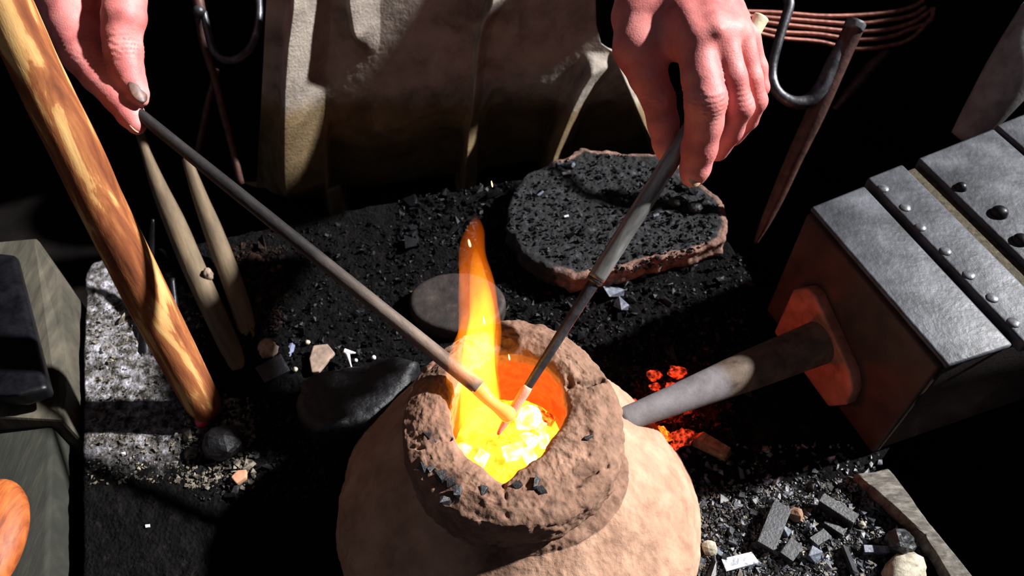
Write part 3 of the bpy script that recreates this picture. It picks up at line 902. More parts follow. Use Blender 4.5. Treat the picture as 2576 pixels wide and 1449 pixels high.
# ================================================================== TOOLS AT THE UPPER RIGHT
sh = empty('iron_shears', D(2040, 300, .74))
tag(sh, 'iron shears with a bent loop handle leaning up behind the right hand', 'shears')
bar = [(2152, 62, .715, 25), (2125, 120, .722, 25), (2085, 210, .732, 25), (2045, 300, .743, 24), (2000, 395, .758, 21), (1958, 490, .775, 18), (1925, 560, .787, 13), (1900, 612, .797, 5)]
obj('blade', [px_rod(bar, n=8, rough=.02, flat=.75, roundend=False)], M['iron_rust'], sh)
obj('end_cap', [px_rod([(2146, 72, .7140, 25), (2152, 60, .7135, 26), (2155, 54, .7132, 25)], n=8, roundend=True)], M['rivet'], sh)
obj('loop', [px_rod([(1970, -60, .735, 12), (1982, -5, .733, 13), (1984, 20, .732, 13), (1962, 90, .732, 12), (1944, 160, .733, 12), (1944, 205, .733, 13), (1962, 238, .733, 14), (1998, 258, .733, 16), (2035, 252, .733, 18), (2066, 220, .730, 19), (2100, 150, .725, 18), (2130, 90, .72, 14)], n=14)], M['iron'], sh)
for j in range(5):
    g = np.random.default_rng(70 + j)
    o = [-20, -4, 12, 28, 45][j]
    pl = [(1870, 42 + o * .7, .93, 6), (1960, 50 + o, .935, 7), (2060, 60 + o, .94, 7), (2150, 66 + o, .945, 7), (2230, 58 + o * 1.0, .95, 7), (2290, 44 + o * .9, .955, 7), (2325 + 5 * j, 20 + o * .8, .96, 7)]
    pl = [(u, v + (o * .25 if 2100 < u < 2300 else 0), d, 5.5) for u, v, d, q_ in pl]
    if j >= 3: pl[-1] = (2340, 52 - 8 * (j - 3), .965, 5.5); pl.append((2346, 22, .97, 5.5))
    pl = [(u + g.uniform(-4, 4), v + g.uniform(-2, 2), d, r) for u, v, d, r in pl]
    tag(obj('copper_wire', [px_rod(pl, n=8)], M['copper']), 'reddish wire in the bundle stretched behind the right hand, %s' % ['topmost strand', 'second strand from the top', 'middle strand', 'second strand from the bottom', 'lowest strand ending in a bend'][j],
        'wire', 'reddish wires behind the right hand')

#@@BELLOWS@@
tag(obj('iron_rod', [px_rod([(2232, 128, .94, 9), (2190, 170, .94, 14), (2140, 228, .94, 12), (2100, 275, .94, 7)], n=10, rough=.05)], M['iron_rust']), 'dim reddish iron rod in the dark between the shears and the bellows', 'rod')
tag(obj('resin_lump', [icos(D(524, 690, .742), .0052, 3, .3, 2, 4, (.8, 1, 1.5))], M['shard']), 'pale crusty lump stuck between the two thin sticks', 'lump')
# ================================================================== BELLOWS
BZ = .137
A, B = P(2040, 520, BZ), P(2385, 920, BZ)
mid = (A + B) / 2
nvec = (B - A)[:2] / np.linalg.norm((B - A)[:2])
axv = np.array([-nvec[1], nvec[0]])
if axv[0] < 0: axv = -axv
HW = np.linalg.norm((B - A)[:2]) / 2


def bp(d, s):
    """d metres behind the front edge, s in [-1, 1] across (-1 at the far side)."""
    wdt = HW + (.075 if s < 0 else .05) * max(d, 0)
    q = mid[:2] + axv * d + nvec * s * wdt
    return (q[0], q[1])


def trap(d0, d1, s0, s1, z0, z1, bev=.002, e=0.0, seg=2):
    poly = [bp(d0, s0), bp(d0, s1), bp(d1, s1), bp(d1, s0)]
    if e:
        q = np.array(poly); c = q.mean(0)
        poly = [tuple(p - nvec * e * (1 if i in (0, 3) else -1)) for i, p in enumerate(q)]
    return prism(poly, z0, z1, bev, seg)


be = empty('bellows', (mid[0], mid[1], 0))
tag(be, 'large grey metal-plated bellows with riveted strap at the right edge', 'bellows')
body_ = [trap(.001, .75, -.97, .97, .006, BZ - .006, .004)]
obj('bellows_body', body_, M['boards'], be)
obj('front_plate', [trap(0, .054, -1, 1, BZ - .005, BZ, .0022)], M['lead'], be)
st = obj('strap', [trap(.059, .096, -1, 1, BZ - .008, BZ + .003, .002, e=.004)], M['lead'], be)
for (u, v) in [(2222, 474), (2277, 522), (2316, 572), (2379, 632), (2438, 692), (2496, 750), (2550, 812), (2600, 868)]:
    p = P(u, v, BZ + .003)
    V, Fc = icos((p[0], p[1], BZ + .0028), .0046, 3, .12, 2, u, (1, 1, .42))
    obj('rivet', [(V, Fc)], M['rivet'], st)
obj('hide_seam', [trap(.096, .112, -.985, .985, BZ - .012, BZ - .001, .001)], M['hide'], be)
tpl = obj('top_plate', [trap(.112, .196, -1, 1, BZ - .006, BZ + .004, .002, e=.003)], M['lead'], be)
obj('rear_plate', [trap(.199, .75, -1, 1, BZ - .006, BZ + .006, .002, e=.004)], M['lead'], be)
for (u, v, r) in [(2418, 470, .0050), (2515, 535, .0068), (2568, 604, .0062)]:
    p = P(u, v, BZ + .005)
    V, Fc = icos((p[0], p[1], BZ + .004), r, 3, .06, 2, v, (1, 1, .95))
    obj('stud', [(V, Fc)], M['iron_black'], tpl)
# front face with nozzle plate
obj('front_board', [prism([bp(-.004, -.97), bp(-.004, .97), bp(.004, .97), bp(.004, -.97)], .004, BZ - .004, .002)], M['lead_red'], be)


def face_poly(pts2, d0, d1, bev=.002):
    """Vertical plate on the front face: pts2 = (s metres across, z)."""
    V = []
    for dd in (d0, d1):
        for s, z in pts2:
            q = mid[:2] + axv * dd + nvec * s
            V.append((q[0], q[1], z))
    n = len(pts2)
    Fc = [tuple(range(n)), tuple(reversed(range(n, 2 * n)))] + [(i, n + i, n + (i + 1) % n, (i + 1) % n) for i in range(n)]
    return bevel(V, Fc, bev)


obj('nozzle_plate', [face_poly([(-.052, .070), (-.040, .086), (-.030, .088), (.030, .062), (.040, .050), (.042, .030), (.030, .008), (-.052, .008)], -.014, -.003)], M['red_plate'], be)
# lifted rear hide at top right
hp = [D(2430, 350, .80), D(2500, 248, .78), D(2572, 150, .77), D(2650, 50, .775)]
obj('hide_fold', [tube(catmull(hp, 8), np.linspace(.016, .034, 25), n=20, flat=.7, rough=.08, rs=20)], M['hide_pale'], be)

pa, pb = D(1560, 1060, .607), D(2120, 838, .665)
ppts = line3(pa, pb, 50)
rad = np.interp(np.linspace(0, 1, 50), [0, .1, .35, .55, .8, 1], [31, 33, 42, 50, 54, 58]) * np.linspace(.607, .665, 50) / FPX
V, Fc, T = tube(ppts, rad, n=28, rough=.02, rs=50)
mk = np.clip((T[:, 2] - .075) / .03, 0, 1)
tag(obj('blast_pipe', [(V, Fc, T, mk)], M['pipe']), 'pale grey pipe leading from the bellows into the furnace side', 'pipe')

#@@DEBRIS@@
# ================================================================== STONE SLAB
so = [(1390, 405), (1470, 372), (1600, 381), (1685, 388), (1760, 450), (1818, 505), (1838, 560), (1828, 600), (1760, 625), (1700, 642), (1560, 675), (1440, 700), (1375, 675), (1310, 630), (1275, 570), (1282, 500), (1320, 440)]
SZ = .026
sw = np.array([P(u, v, SZ) for u, v in so])
sc = sw[:, :2].mean(0)


def slab_top(x, y):
    p = np.stack([x, y, 0 * x], 1)
    r = np.hypot((x - sc[0]) / .115, (y - sc[1]) / .085)
    return SZ + .001 * r ** 2 - .001 + .0022 * fbm(p, 45, 4) + .0016 * fbm(p + 3, 150, 3)


V, Fc, _, Mk = plate_polar(sw, slab_top, .004, nang=360, nring=90, rnd=.004, jag=.003, jfreq=60, bulge=-.002)
m = np.clip((1.0 - Mk) / .07, 0, 1) * (Mk <= 1.0)
m = np.maximum(m, np.clip((sc[0] - .035 - V[:, 0]) / .05, 0, .9))  # left side darkened: the hand's shadow painted into the mask
V = V + np.where(Mk > 1.05, 1, 0)[:, None] * np.stack([fbm(V, 120, 3), fbm(V + 9, 120, 3), 0 * V[:, 0]], 1) * .003
tag(obj('stone_slab', [(V, Fc, None, m)], M['slab']), 'flat oval sandstone slab covered in charcoal dust behind the furnace', 'slab')
dm = np.array([P(1150 + 122 * math.cos(a), 757 + 74 * math.sin(a), .016) for a in np.linspace(0, 2 * PI, 40, endpoint=False)])
tag(obj('round_stone', [plate_polar(dm, lambda x, y: .016 + .001 * fbm(np.stack([x, y, 0 * x], 1), 60, 3), -.002, nang=120, nring=24, rnd=.004, jag=.001)], M['disc']),
    'flat round brown-black stone half hidden behind the flame and furnace', 'stone')
cl = np.array([P(u, v, .03) for u, v in [(745, 955), (800, 925), (900, 905), (1000, 885), (1050, 900), (1030, 960), (990, 1010), (930, 1060), (800, 1080), (740, 1040)]])
tag(obj('charred_log', [plate_polar(cl, lambda x, y: .028 + .004 * fbm(np.stack([x, y, 0 * x], 1), 40, 4), -.003, nang=160, nring=40, rnd=.008, jag=.004)], M['tar']),
    'blackened charred log lying just left of the furnace rim', 'log')
# crumbs on the slab
def on_hearth(x, y):
    ins, n = False, len(HOUT)
    for i in range(n):
        (x1, y1), (x2, y2) = HOUT[i][:2], HOUT[(i + 1) % n][:2]
        if (y1 > y) != (y2 > y) and x < (x2 - x1) * (y - y1) / (y2 - y1) + x1: ins = not ins
    return ins


def granules(n, sampler, size, seed, zf, flat=.6):
    g = np.random.default_rng(seed)
    base = np.array([(-1, -1, -1), (1, -1, -1), (1, 1, -1), (-1, 1, -1), (-1, -1, 1), (1, -1, 1), (1, 1, 1), (-1, 1, 1)], float)
    q = [(0, 3, 2, 1), (4, 5, 6, 7), (0, 1, 5, 4), (1, 2, 6, 5), (2, 3, 7, 6), (3, 0, 4, 7)]
    V, Fc = [], []
    for i in range(n):
        c = sampler(g)
        if c is None or not on_hearth(c[0], c[1]): continue
        s = size * math.exp(g.normal(0, .5))
        b = base * g.uniform(.1, 1.0, (8, 3)) * 1.25 * np.array([1, g.uniform(.5, 1), flat * g.uniform(.6, 1.2)]) * s
        a = g.uniform(0, 6.28); ca, sa = math.cos(a), math.sin(a)
        tl = g.uniform(-.5, .5)
        b = np.stack([b[:, 0], b[:, 1] * math.cos(tl * 3) - b[:, 2] * math.sin(tl * 3), b[:, 1] * math.sin(tl * 3) + b[:, 2] * math.cos(tl * 3)], 1)
        b = np.stack([b[:, 0] * ca - b[:, 1] * sa, b[:, 0] * sa + b[:, 1] * ca, b[:, 2] + b[:, 0] * tl], 1)
        z = zf(c[0], c[1])
        k = len(V) * 8
        V.append(b + np.array([c[0], c[1], z + s * flat * .4]))
        Fc += [tuple(k + j for j in f) for f in q]
    return np.vstack(V), Fc


def px_region(u0, v0, u1, v1, z=0.0, inside=None):
    def f(g):
        u, v = g.uniform(u0, u1), g.uniform(v0, v1)
        if inside and not inside(u, v): return None
        return P(u, v, z)
    return f


def in_ell(cu, cv, a, b):
    return lambda u, v: ((u - cu) / a) ** 2 + ((v - cv) / b) ** 2 < 1


hz_ = lambda x, y: hz1((x, y))
sz_ = lambda x, y: float(slab_top(np.array([x]), np.array([y]))[0])
M['crumb'] = mat('charcoal_crumb', [(0.38, lin(9, 9, 12)), (0.50, lin(40, 41, 46)), (0.62, lin(92, 95, 104)), (0.82, lin(170, 173, 184))], scale=85, rough=0.45, bump=0.3, bscale=700, spec=0.6)
M['crumb_black'] = mat('black_charcoal_crumb', [(0.40, lin(5, 5, 7)), (0.6, lin(14, 14, 18)), (0.85, lin(30, 32, 40))], scale=80, rough=0.45, bump=0.3, bscale=700, spec=0.13)
M['crumb_ash'] = mat('ash_crumb', [(0.36, lin(15, 14, 14)), (0.48, lin(70, 64, 57)), (0.62, lin(130, 121, 106)), (0.82, lin(186, 180, 168))], scale=85, rough=0.8, bump=0.3, bscale=700)
st_ = lambda nm, parts, m, lab: tag(obj(nm, parts, M[m], smooth=False), lab, 'debris', kind='stuff')
st_('charcoal_crumbs', [granules(3200, px_region(1280, 380, 1840, 700, SZ, in_ell(1545, 535, 268, 150)), .0010, 1, sz_), ], 'crumb_black', 'black charcoal crumbs scattered over the stone slab')
st_('charcoal_grit', [granules(5200, px_region(1690, 1190, 2330, 1460, 0, lambda u, v: v > 1230 - .06 * (u - 1700) and u < 2200 + .75 * (v - 1190)), .0009, 2, hz_),
                      granules(900, px_region(1640, 1120, 2300, 1449), .0014, 3, hz_)], 'crumb', 'grey charcoal grit covering the lower right of the hearth')
st_('ash_grit', [granules(3200, px_region(1690, 1190, 2330, 1460, 0, lambda u, v: v > 1230 - .06 * (u - 1700) and u < 2200 + .75 * (v - 1190)), .0008, 4, hz_)], 'crumb_ash', 'pale ash grains mixed through the grit at lower right')
st_('charcoal_rubble', [granules(2600, px_region(1260, 640, 1900, 1000), .0014, 5, hz_), granules(900, px_region(1560, 880, 1850, 1120), .0014, 15, hz_)], 'crumb_black', 'black charcoal rubble between slab and furnace')
st_('charcoal_dust', [granules(2000, px_region(600, 560, 1280, 930), .0012, 6, hz_), granules(700, px_region(1000, 455, 1300, 620), .0018, 7, hz_), granules(900, px_region(480, 1000, 860, 1260), .0013, 8, hz_)],
    'crumb_black', 'black charcoal dust in the dark middle left of the hearth')
M['rust_crumb'] = mat('rust_brown_crumb', [(0.35, lin(12, 9, 8)), (0.6, lin(46, 32, 26)), (0.8, lin(110, 84, 70))], scale=80, rough=0.8, bump=0.3, bscale=700, spec=.1)
st_('rust_crumbs', [granules(700, px_region(590, 620, 720, 830), .0013, 21, hz_)], 'rust_crumb', 'rust-brown crumbs on the dark hearth beside the right thin stick')
st_('ash_rubble', [granules(1700, px_region(222, 740, 520, 1220), .0008, 9, hz_), granules(900, px_region(470, 1000, 640, 1230), .0014, 10, hz_)], 'crumb_ash', 'grey ash crumbs on the pale strip at the left')

# countable chunks
def lying(name, u, v, size, ang, seed, m, lab, cat, grp=None, z=None, tilt=0.0, n=16, box=.8, smooth=False):
    p = P(u, v, 0)
    zz = hz1(p) - .0005 if z is None else z
    p = P(u, v, zz)
    o = obj(name, [chunk((p[0], p[1], zz), size, ang, tilt, seed, n, box)], M[m], smooth=smooth)
    return tag(o, lab, cat, grp)


pa_ = lambda u0, v0, u1, v1: math.atan2(*(P(u1, v1) - P(u0, v0))[[1, 0]])
ln_ = lambda u0, v0, u1, v1: float(np.linalg.norm(P(u1, v1) - P(u0, v0)))
CH = 'charcoal pieces at the lower right'
for (u0, v0, u1, v1, w, hgt, m, lab) in [
    (1965, 1275, 1918, 1388, .0155, .010, 'char', 'dark charcoal plank-shaped piece standing nearest the furnace at lower right'),
    (2050, 1262, 2146, 1325, .0100, .014, 'char', 'long blue-grey charcoal stick, uppermost of the lower right pieces'),
    (2066, 1312, 2122, 1348, .0090, .008, 'char', 'black charcoal splinter tucked under the long blue-grey stick'),
    (1812, 1428, 1902, 1406, .0105, .006, 'ash_white', 'flat white-ashed charcoal flake by the bottom edge right of the furnace'),
    (1968, 1412, 2002, 1370, .0120, .008, 'char', 'squarish dull grey charcoal flake below the plank-shaped piece'),
    (2030, 1394, 2060, 1410, .0100, .009, 'char_grey', 'small ridged grey charcoal bit above the white curved sliver'),
    (2164, 1388, 2232, 1390, .0060, .008, 'char_grey', 'slim pale grey charcoal stick beside the round black lump'),
    (2118, 1372, 2150, 1450, .0080, .010, 'char', 'narrow dark charcoal sliver pointing to the bottom edge'),
    (2040, 1372, 2078, 1345, .0090, .006, 'char', 'dark charcoal wedge in the middle of the lower right pieces'),
    (1955, 1330, 1985, 1352, .0070, .007, 'char_grey', 'grey charcoal chip against the right side of the plank-shaped piece'),
    (1790, 1380, 1815, 1400, .0040, .004, 'char_grey', 'thin grey charcoal chip near the yellow pebble')]:
    L_ = ln_(u0, v0, u1, v1)
    lying('charcoal_piece', (u0 + u1) / 2, (v0 + v1) / 2, (L_, w, hgt), pa_(u0, v0, u1, v1), int(u0 + v1), m, lab, 'charcoal', CH, box=.88, n=22)
p = P(2253, 1372); tag(obj('charcoal_lump', [icos((p[0], p[1], .008), .0105, 3, .35, 2.2, 5)], M['char'], smooth=False), 'round black charcoal lump farthest right on the grit', 'charcoal')
p = P(2270, 1440); tag(obj('pale_stone', [icos((p[0], p[1], .004), .016, 3, .25, 1.6, 8, (1.2, .8, .6), .5)], M['ash_lump']), 'pale grey rough stone at the bottom edge on the right', 'stone')
tag(obj('curved_sliver', [px_rod([(1998, 1436, .618, 3), (2008, 1422, .62, 6), (2028, 1412, .62, 7), (2048, 1413, .62, 6), (2063, 1424, .62, 2)], n=8, flat=.5)], M['bone']), 'thin white curved sliver on the grit near the bottom edge', 'sliver')
for (u, v, r, m, lab) in [(1783, 1382, .0056, 'ash_lump', 'yellowish crusty pebble right of the furnace foot'), (2020, 1398, .0034, 'ash_lump', 'small cream pebble left of the ridged charcoal bit'),
                          (1728, 1440, .0062, 'ash_lump', 'yellow-grey pebble at the bottom edge touching the furnace foot'), (2166, 1322, .0030, 'ash_lump', 'tiny cream pebble right of the long charcoal stick'),
                          (1998, 1300, .0060, 'bark', 'rust-brown crumbly clump between the two long charcoal pieces')]:
    p = P(u, v); tag(obj('pebble', [icos((p[0], p[1], r * .6), r, 2, .45, 2.5, u)], M[m], smooth=False), lab, 'pebble')
tag(obj('pale_leaf', [px_rod([(2050, 1216, .68, 3), (2060, 1222, .68, 7), (2074, 1222, .68, 7), (2084, 1212, .682, 3)], n=8, flat=.4)], M['bone']), 'small pale curled flake in the shade above the charcoal grit', 'flake')

# weathered plank on the right
pk = [P(2150, 1192, .012), P(2235, 1180, .012), P(2330, 1300, .012), P(2452, 1460, .012), P(2600, 1660, .012), P(2520, 1660, .012), P(2415, 1495, .012), P(2365, 1405, .012), P(2305, 1330, .012), P(2245, 1252, .012)]
tag(obj('weathered_plank', [plate_polar(pk, lambda x, y: .013 + .0018 * fbm(np.stack([x, y, 0 * x], 1), 45, 4), -.10, center=P(2330, 1345, .012), nang=260, nring=30, rnd=.003, jag=.0025)], M['plank']),
    'weathered grey plank edge running to the lower right', 'plank')

# scraps by the pipe
tag(obj('twig', [px_rod([(1712, 1128, .672, 11), (1725, 1170, .665, 14), (1742, 1215, .655, 12), (1768, 1262, .645, 7)], n=10, rough=.1)], M['bark']), 'brown twig leaning on the right side of the furnace foot', 'twig')
lying('bark_scrap', 1788, 1130, (.034, .013, .010), pa_(1745, 1108, 1832, 1155), 5, 'bark', 'tan bark scrap right of the red ember below the pipe', 'bark', box=.7, n=24)
tag(obj('curled_leaf', [px_rod([(1838, 1068, .715, 5), (1848, 1090, .71, 16), (1868, 1106, .706, 14), (1892, 1112, .705, 7), (1915, 1110, .707, 2)], n=10, flat=.35, rough=.08)], M['bark']), 'dry curled leaf in the shade right of the bark scrap', 'leaf')
for (u, v, r, m, lab) in [(1652, 1093, 30, 'coal_orange', 'orange glowing ember wedged under the pipe mouth'), (1718, 1096, 27, 'coal_red', 'red glowing ember below the pipe beside the bark scrap'),
                          (1690, 1122, 16, 'coal_red', 'small red ember between the orange ember and the twig'),
                          (1645, 938, 17, 'coal_red', 'red ember left above the pipe'), (1705, 930, 21, 'coal_red', 'brightest red ember above the pipe'), (1650, 966, 13, 'coal_red', 'small red ember, lowest left above the pipe'),
                          (1690, 962, 12, 'coal_red', 'small red ember close above the pipe'), (1600, 1010, 14, 'coal_red', 'dim red ember at the furnace wall above the pipe mouth')]:
    p = P(u, v, .008); s = r * depth(p) / FPX
    tag(obj('ember', [icos((p[0], p[1], s * .6), s, 3, .75, 2.4, u, (1, .85, .7))], M[m]), lab, 'ember')
p = P(1700, 1052, .012)
hd = [chunk(P(u - 14, v - 26, .002), (.016, .012, .012), a, 0, s) for u, v, a, s in [(1712, 1036, .4, 1), (1742, 1022, 1.2, 2), (1680, 1048, 2, 3)]]  # added emitter lumps that redden the bellows front
tag(obj('red_emitter_heap', hd, M['red_emitter_hidden'], smooth=False), 'added red-glowing lumps just behind the grey pipe, lighting the bellows front', 'embers', kind='stuff')

# slab neighbours
lying('charcoal_piece', 1540, 742, (.019, .015, .012), .5, 3, 'char_grey', 'blue-grey shiny charcoal block just below the slab, upper of two', 'charcoal', n=14, box=.8)
lying('charcoal_piece', 1558, 775, (.016, .010, .009), 2.2, 6, 'char_grey', 'blue-grey shiny charcoal shard just below the slab, lower of two', 'charcoal', n=14, box=.8)
for (u, v, L_, w_, a_, lab) in [(1408, 414, .006, .005, .2, 'leftmost of the pale flakes near the top of the slab'), (1440, 420, .008, .003, .9, 'slanting pale flake near the top of the slab'),
                                (1425, 438, .010, .004, .1, 'largest pale flake, lowest near the top of the slab'), (1360, 488, .008, .003, .7, 'pale flake at the left side of the slab'),
                                (1425, 545, .005, .003, .1, 'tiny pale flake in the middle of the slab'), (1650, 545, .006, .003, .3, 'pale flake right of the mandrel on the slab')]:
    p = P(u, v, SZ); z = sz_(p[0], p[1])
    tag(obj('ash_flake', [chunk((p[0], p[1], z), (L_, w_, .002), a_, .2, u)], M['char_grey'] if u != 1425 else M['ash_white'], smooth=False), lab, 'flake')
for (u, v, s, lab) in [(1700, 512, .008, 'round black charcoal lump on the slab, left of two'), (1748, 527, .008, 'round black charcoal lump on the slab, right of two'), (1722, 470, .006, 'black charcoal bit on the slab under the fingertip')]:
    p = P(u, v, SZ); z = sz_(p[0], p[1])
    tag(obj('charcoal_lump', [icos((p[0], p[1], z + s * .4), s, 3, .35, 2, u, (1, .8, .7))], M['tar'], smooth=False), lab, 'charcoal')

# scraps at the middle left
tag(obj('grey_flake', [prism([P(u, v, .012)[:2] for u, v in [(776, 895), (786, 862), (822, 858), (840, 880), (800, 928), (782, 930)]][::-1], .004, .008, .001)], M['shard'], smooth=False), 'flat grey-brown flake lying left of the white glass drip', 'flake')
tag(obj('glass_drip', [px_rod([(866, 882, .70, 7), (874, 890, .70, 6), (880, 910, .695, 2.5), (886, 930, .69, 2), (890, 940, .688, 5), (891, 946, .687, 6), (891, 950, .686, 2)], n=8),
                       px_rod([(866, 882, .70, 6), (880, 886, .70, 5), (894, 888, .70, 2)], n=8)], M['glass_white']), 'white glass drip with a thin thread ending in a bead', 'glass')
tag(obj('blue_shard', [px_rod([(741, 846, .73, 3), (735, 870, .722, 9), (726, 895, .715, 10), (718, 908, .712, 4)], n=6, flat=.5)], M['glass_blue'], smooth=False), 'blue-grey glass shard beside the thin sticks', 'shard')
for (u, v, r, m, lab) in [(675, 882, .0085, 'shard', 'brown curled scrap touching the right thin stick'), (940, 898, .0020, 'glass_white', 'small white glass bead right of the glass drip'),
                          (895, 905, .0016, 'glass_white', 'tiny white glass bead beside the thread of the drip'), (867, 950, .0018, 'glass_white', 'tiny white glass bead left of the end of the drip'),
                          (742, 928, .0022, 'ash_lump', 'small pale pebble below the blue glass shard'), (773, 860, .0022, 'ash_lump', 'small pale pebble above the grey-brown flake'),
                          (508, 1060, .0058, 'glass_red', 'crimson glass lump under the foot of the peeled branch')]:
    p = P(u, v, .004); tag(obj('bead' if 'bead' in lab else 'scrap', [icos((p[0], p[1], max(r * .7, .003)), r, 3, .1 if 'glass' in m else .4, 2, u)], M[m]), lab, 'bead' if 'bead' in lab else 'scrap')
lying('grey_slate', 690, 935, (.026, .022, .006), .6, 12, 'char', 'dark grey slate chip right of the right thin stick', 'slate', n=12, box=.85)
p = P(605, 1128); tag(obj('slag_lump', [icos((p[0] - .012, p[1], .010), .016, 3, .22, 1.8, 14, (1, .9, .8))], M['tar'], smooth=False), 'rounded dark slag lump with a pale pitted right face', 'slag')
tag(obj('slag_crust', [px_rod([(605, 1108, .672, 4), (612, 1125, .670, 9), (613, 1150, .667, 9), (610, 1164, .664, 3)], n=8, flat=.6, rough=.2)], M['glass_blue'], smooth=False), 'pale blue-grey pitted crust on the right of the slag lump', 'slag')
tag(obj('pottery_sherd', [prism([P(u, v, .010)[:2] for u, v in [(578, 1195), (594, 1178), (617, 1176), (616, 1196), (592, 1212)]][::-1], .002, .007, .001)], M['pot'], smooth=False), 'orange-brown pottery sherd below the slag lump', 'sherd')
for (u, v, lab) in [(372, 1323, 'white fleck low on the dark hearth at lower left'), (311, 1142, 'white fleck on the pale ash near the iron bar')]:
    p = P(u, v, .002); tag(obj('white_fleck', [chunk((p[0], p[1], hz1(p)), (.0035, .003, .002), .4, 0, u)], M['glass_white'], smooth=False), lab, 'fleck')
for k, (u, v, s) in enumerate([(1075, 1100, .0065), (1092, 1103, .005), (1065, 1175, .006), (1083, 1178, .005), (1112, 1200, .0085), (1132, 1215, .0065), (1150, 1240, .0065), (1120, 1262, .006), (1345, 1215, .007), (1362, 1235, .006), (1300, 1222, .0055), (1220, 1235, .006), (1480, 1100, .0055)]):
    p = P(u, v, .131)
    labs = ['black glossy charcoal bit at the left end of the rim crack', 'small charcoal bit right of the left rim crack', 'charcoal bit lower left on the rim', 'small charcoal bit just right of the lower left one on the rim',
            'shiny largest charcoal bit on the front left of the rim', 'charcoal bit touching the shiny largest one on the rim', 'charcoal bit front left, nearest the fire', 'charcoal bit at the outer front left of the rim',
            'charcoal bit on the front right of the rim by the fire', 'charcoal bit on the front right of the rim, outer of two', 'charcoal bit at the front lip of the fire', 'charcoal bit left of the front crack of the rim', 'charcoal bit on the right of the rim']
    tag(obj('charcoal_bit', [chunk((p[0], p[1], .1285), (s * 1.3, s, s * .8), k * 1.3, .2, 200 + k, n=12, box=.4)], M['char'], smooth=False), labs[k], 'charcoal', 'charcoal bits on the furnace rim')

#@@PERSON@@
# ================================================================== PERSON
SKIN_H = .0014


def pxc(u, v, d, r):
    return D(u, v, d), r * d / FPX


def chain(p, pts, k=.003):
    d = None
    for a, b in zip(pts[:-1], pts[1:]):
        (A_, ra), (B_, rb) = pxc(*a), pxc(*b)
        c = cone(p, A_, B_, ra, rb)
        d = c if d is None else smin(d, c, k)
    return d


def wrinkle(p, j, axis_to, r, amp, lam):
    """Skin folds across a joint: j the joint, axis_to a point further along the finger."""
    e = axis_to - j
    e = e / np.linalg.norm(e)
    q = p - j
    s = q @ e
    return amp * np.cos(s / lam * 2 * PI) * np.exp(-(s / (r * .75)) ** 2) * np.exp(-((q ** 2).sum(1)) / (2.2 * r) ** 2)


R_index = [(1752, 112, .506, 50), (1764, 200, .503, 48), (1776, 252, .502, 53), (1772, 311, .511, 47), (1760, 372, .521, 44), (1748, 425, .530, 37), (1744, 440, .533, 32)]
R_mid = [(1808, 88, .506, 46), (1840, 195, .507, 37), (1858, 268, .514, 37), (1838, 325, .531, 33), (1805, 378, .549, 28)]
R_ring = [(1856, 90, .516, 40), (1886, 195, .522, 31), (1902, 255, .530, 28), (1882, 302, .548, 25), (1845, 345, .562, 23)]
R_pinky = [(1878, 96, .530, 35), (1905, 168, .536, 24), (1912, 220, .541, 22), (1894, 258, .556, 20), (1866, 295, .566, 18)]
R_thumb = [(1606, 118, .530, 60), (1630, 190, .534, 47), (1656, 248, .538, 41), (1668, 310, .543, 38), (1676, 362, .547, 33), (1678, 385, .549, 26)]


def hand_right(p):
    k = .010
    pal = chain(p, [(1640, -70, .556, 62), (1752, 108, .510, 54)])
    pal = smin(pal, chain(p, [(1700, -80, .556, 62), (1806, 86, .510, 49)]), k)
    pal = smin(pal, chain(p, [(1745, -80, .560, 56), (1854, 88, .519, 42)]), k)
    pal = smin(pal, chain(p, [(1770, -80, .566, 48), (1874, 96, .533, 36)]), k)
    pal = smin(pal, chain(p, [(1628, -60, .558, 72), (1604, 40, .54, 64), (1606, 118, .533, 58)]), k)
    pal = smin(pal, chain(p, [(1640, 60, .536, 60), (1735, 115, .522, 46)]), k)
    pal = smin(pal, chain(p, [(1690, -60, .565, 92), (1720, -150, .60, 96), (1790, -330, .66, 110)]), .02)
    # tendons and knuckles on the back of the hand
    for a, b in (((1700, -40, .528, 10), (1752, 90, .496, 14)), ((1750, -50, .530, 10), (1806, 74, .494, 14)), ((1790, -50, .538, 9), (1852, 78, .505, 12))):
        pal = smin(pal, chain(p, [a, b]), .012)
    d = smin(pal, chain(p, R_thumb), .008)
    d = smin(d, chain(p, R_index), .0045)
    for f in (R_mid, R_ring, R_pinky):
        d = smin(d, chain(p, f), .0028)
    # creases at the index and middle knuckles and the thumb joint
    for ch, i, am in ((R_index, 2, .0007), (R_mid, 2, .0005), (R_thumb, 2, .0007), (R_index, 4, .0004)):
        j, r = pxc(*ch[i]); nx, _ = pxc(*ch[i + 1])
        d = d + wrinkle(p, j, nx, r, am, .0030)
    d = d + .0005 * fbm(p, 90, 2)
    return d


L_index = [(145, -60, .598, 70), (168, 10, .592, 66), (190, 70, .588, 63), (212, 132, .584, 57), (250, 190, .580, 46), (298, 245, .576, 39), (330, 290, .574, 33), (343, 314, .573, 24)]
L_thumb = [(318, -70, .585, 54), (314, 0, .574, 50), (312, 42, .571, 52), (306, 88, .571, 46), (311, 130, .572, 45), (320, 172, .572, 40), (334, 208, .571, 32), (350, 236, .570, 23), (358, 254, .570, 15)]
L_mid = [(226, -30, .600, 30), (236, 15, .602, 24), (243, 44, .603, 13)]


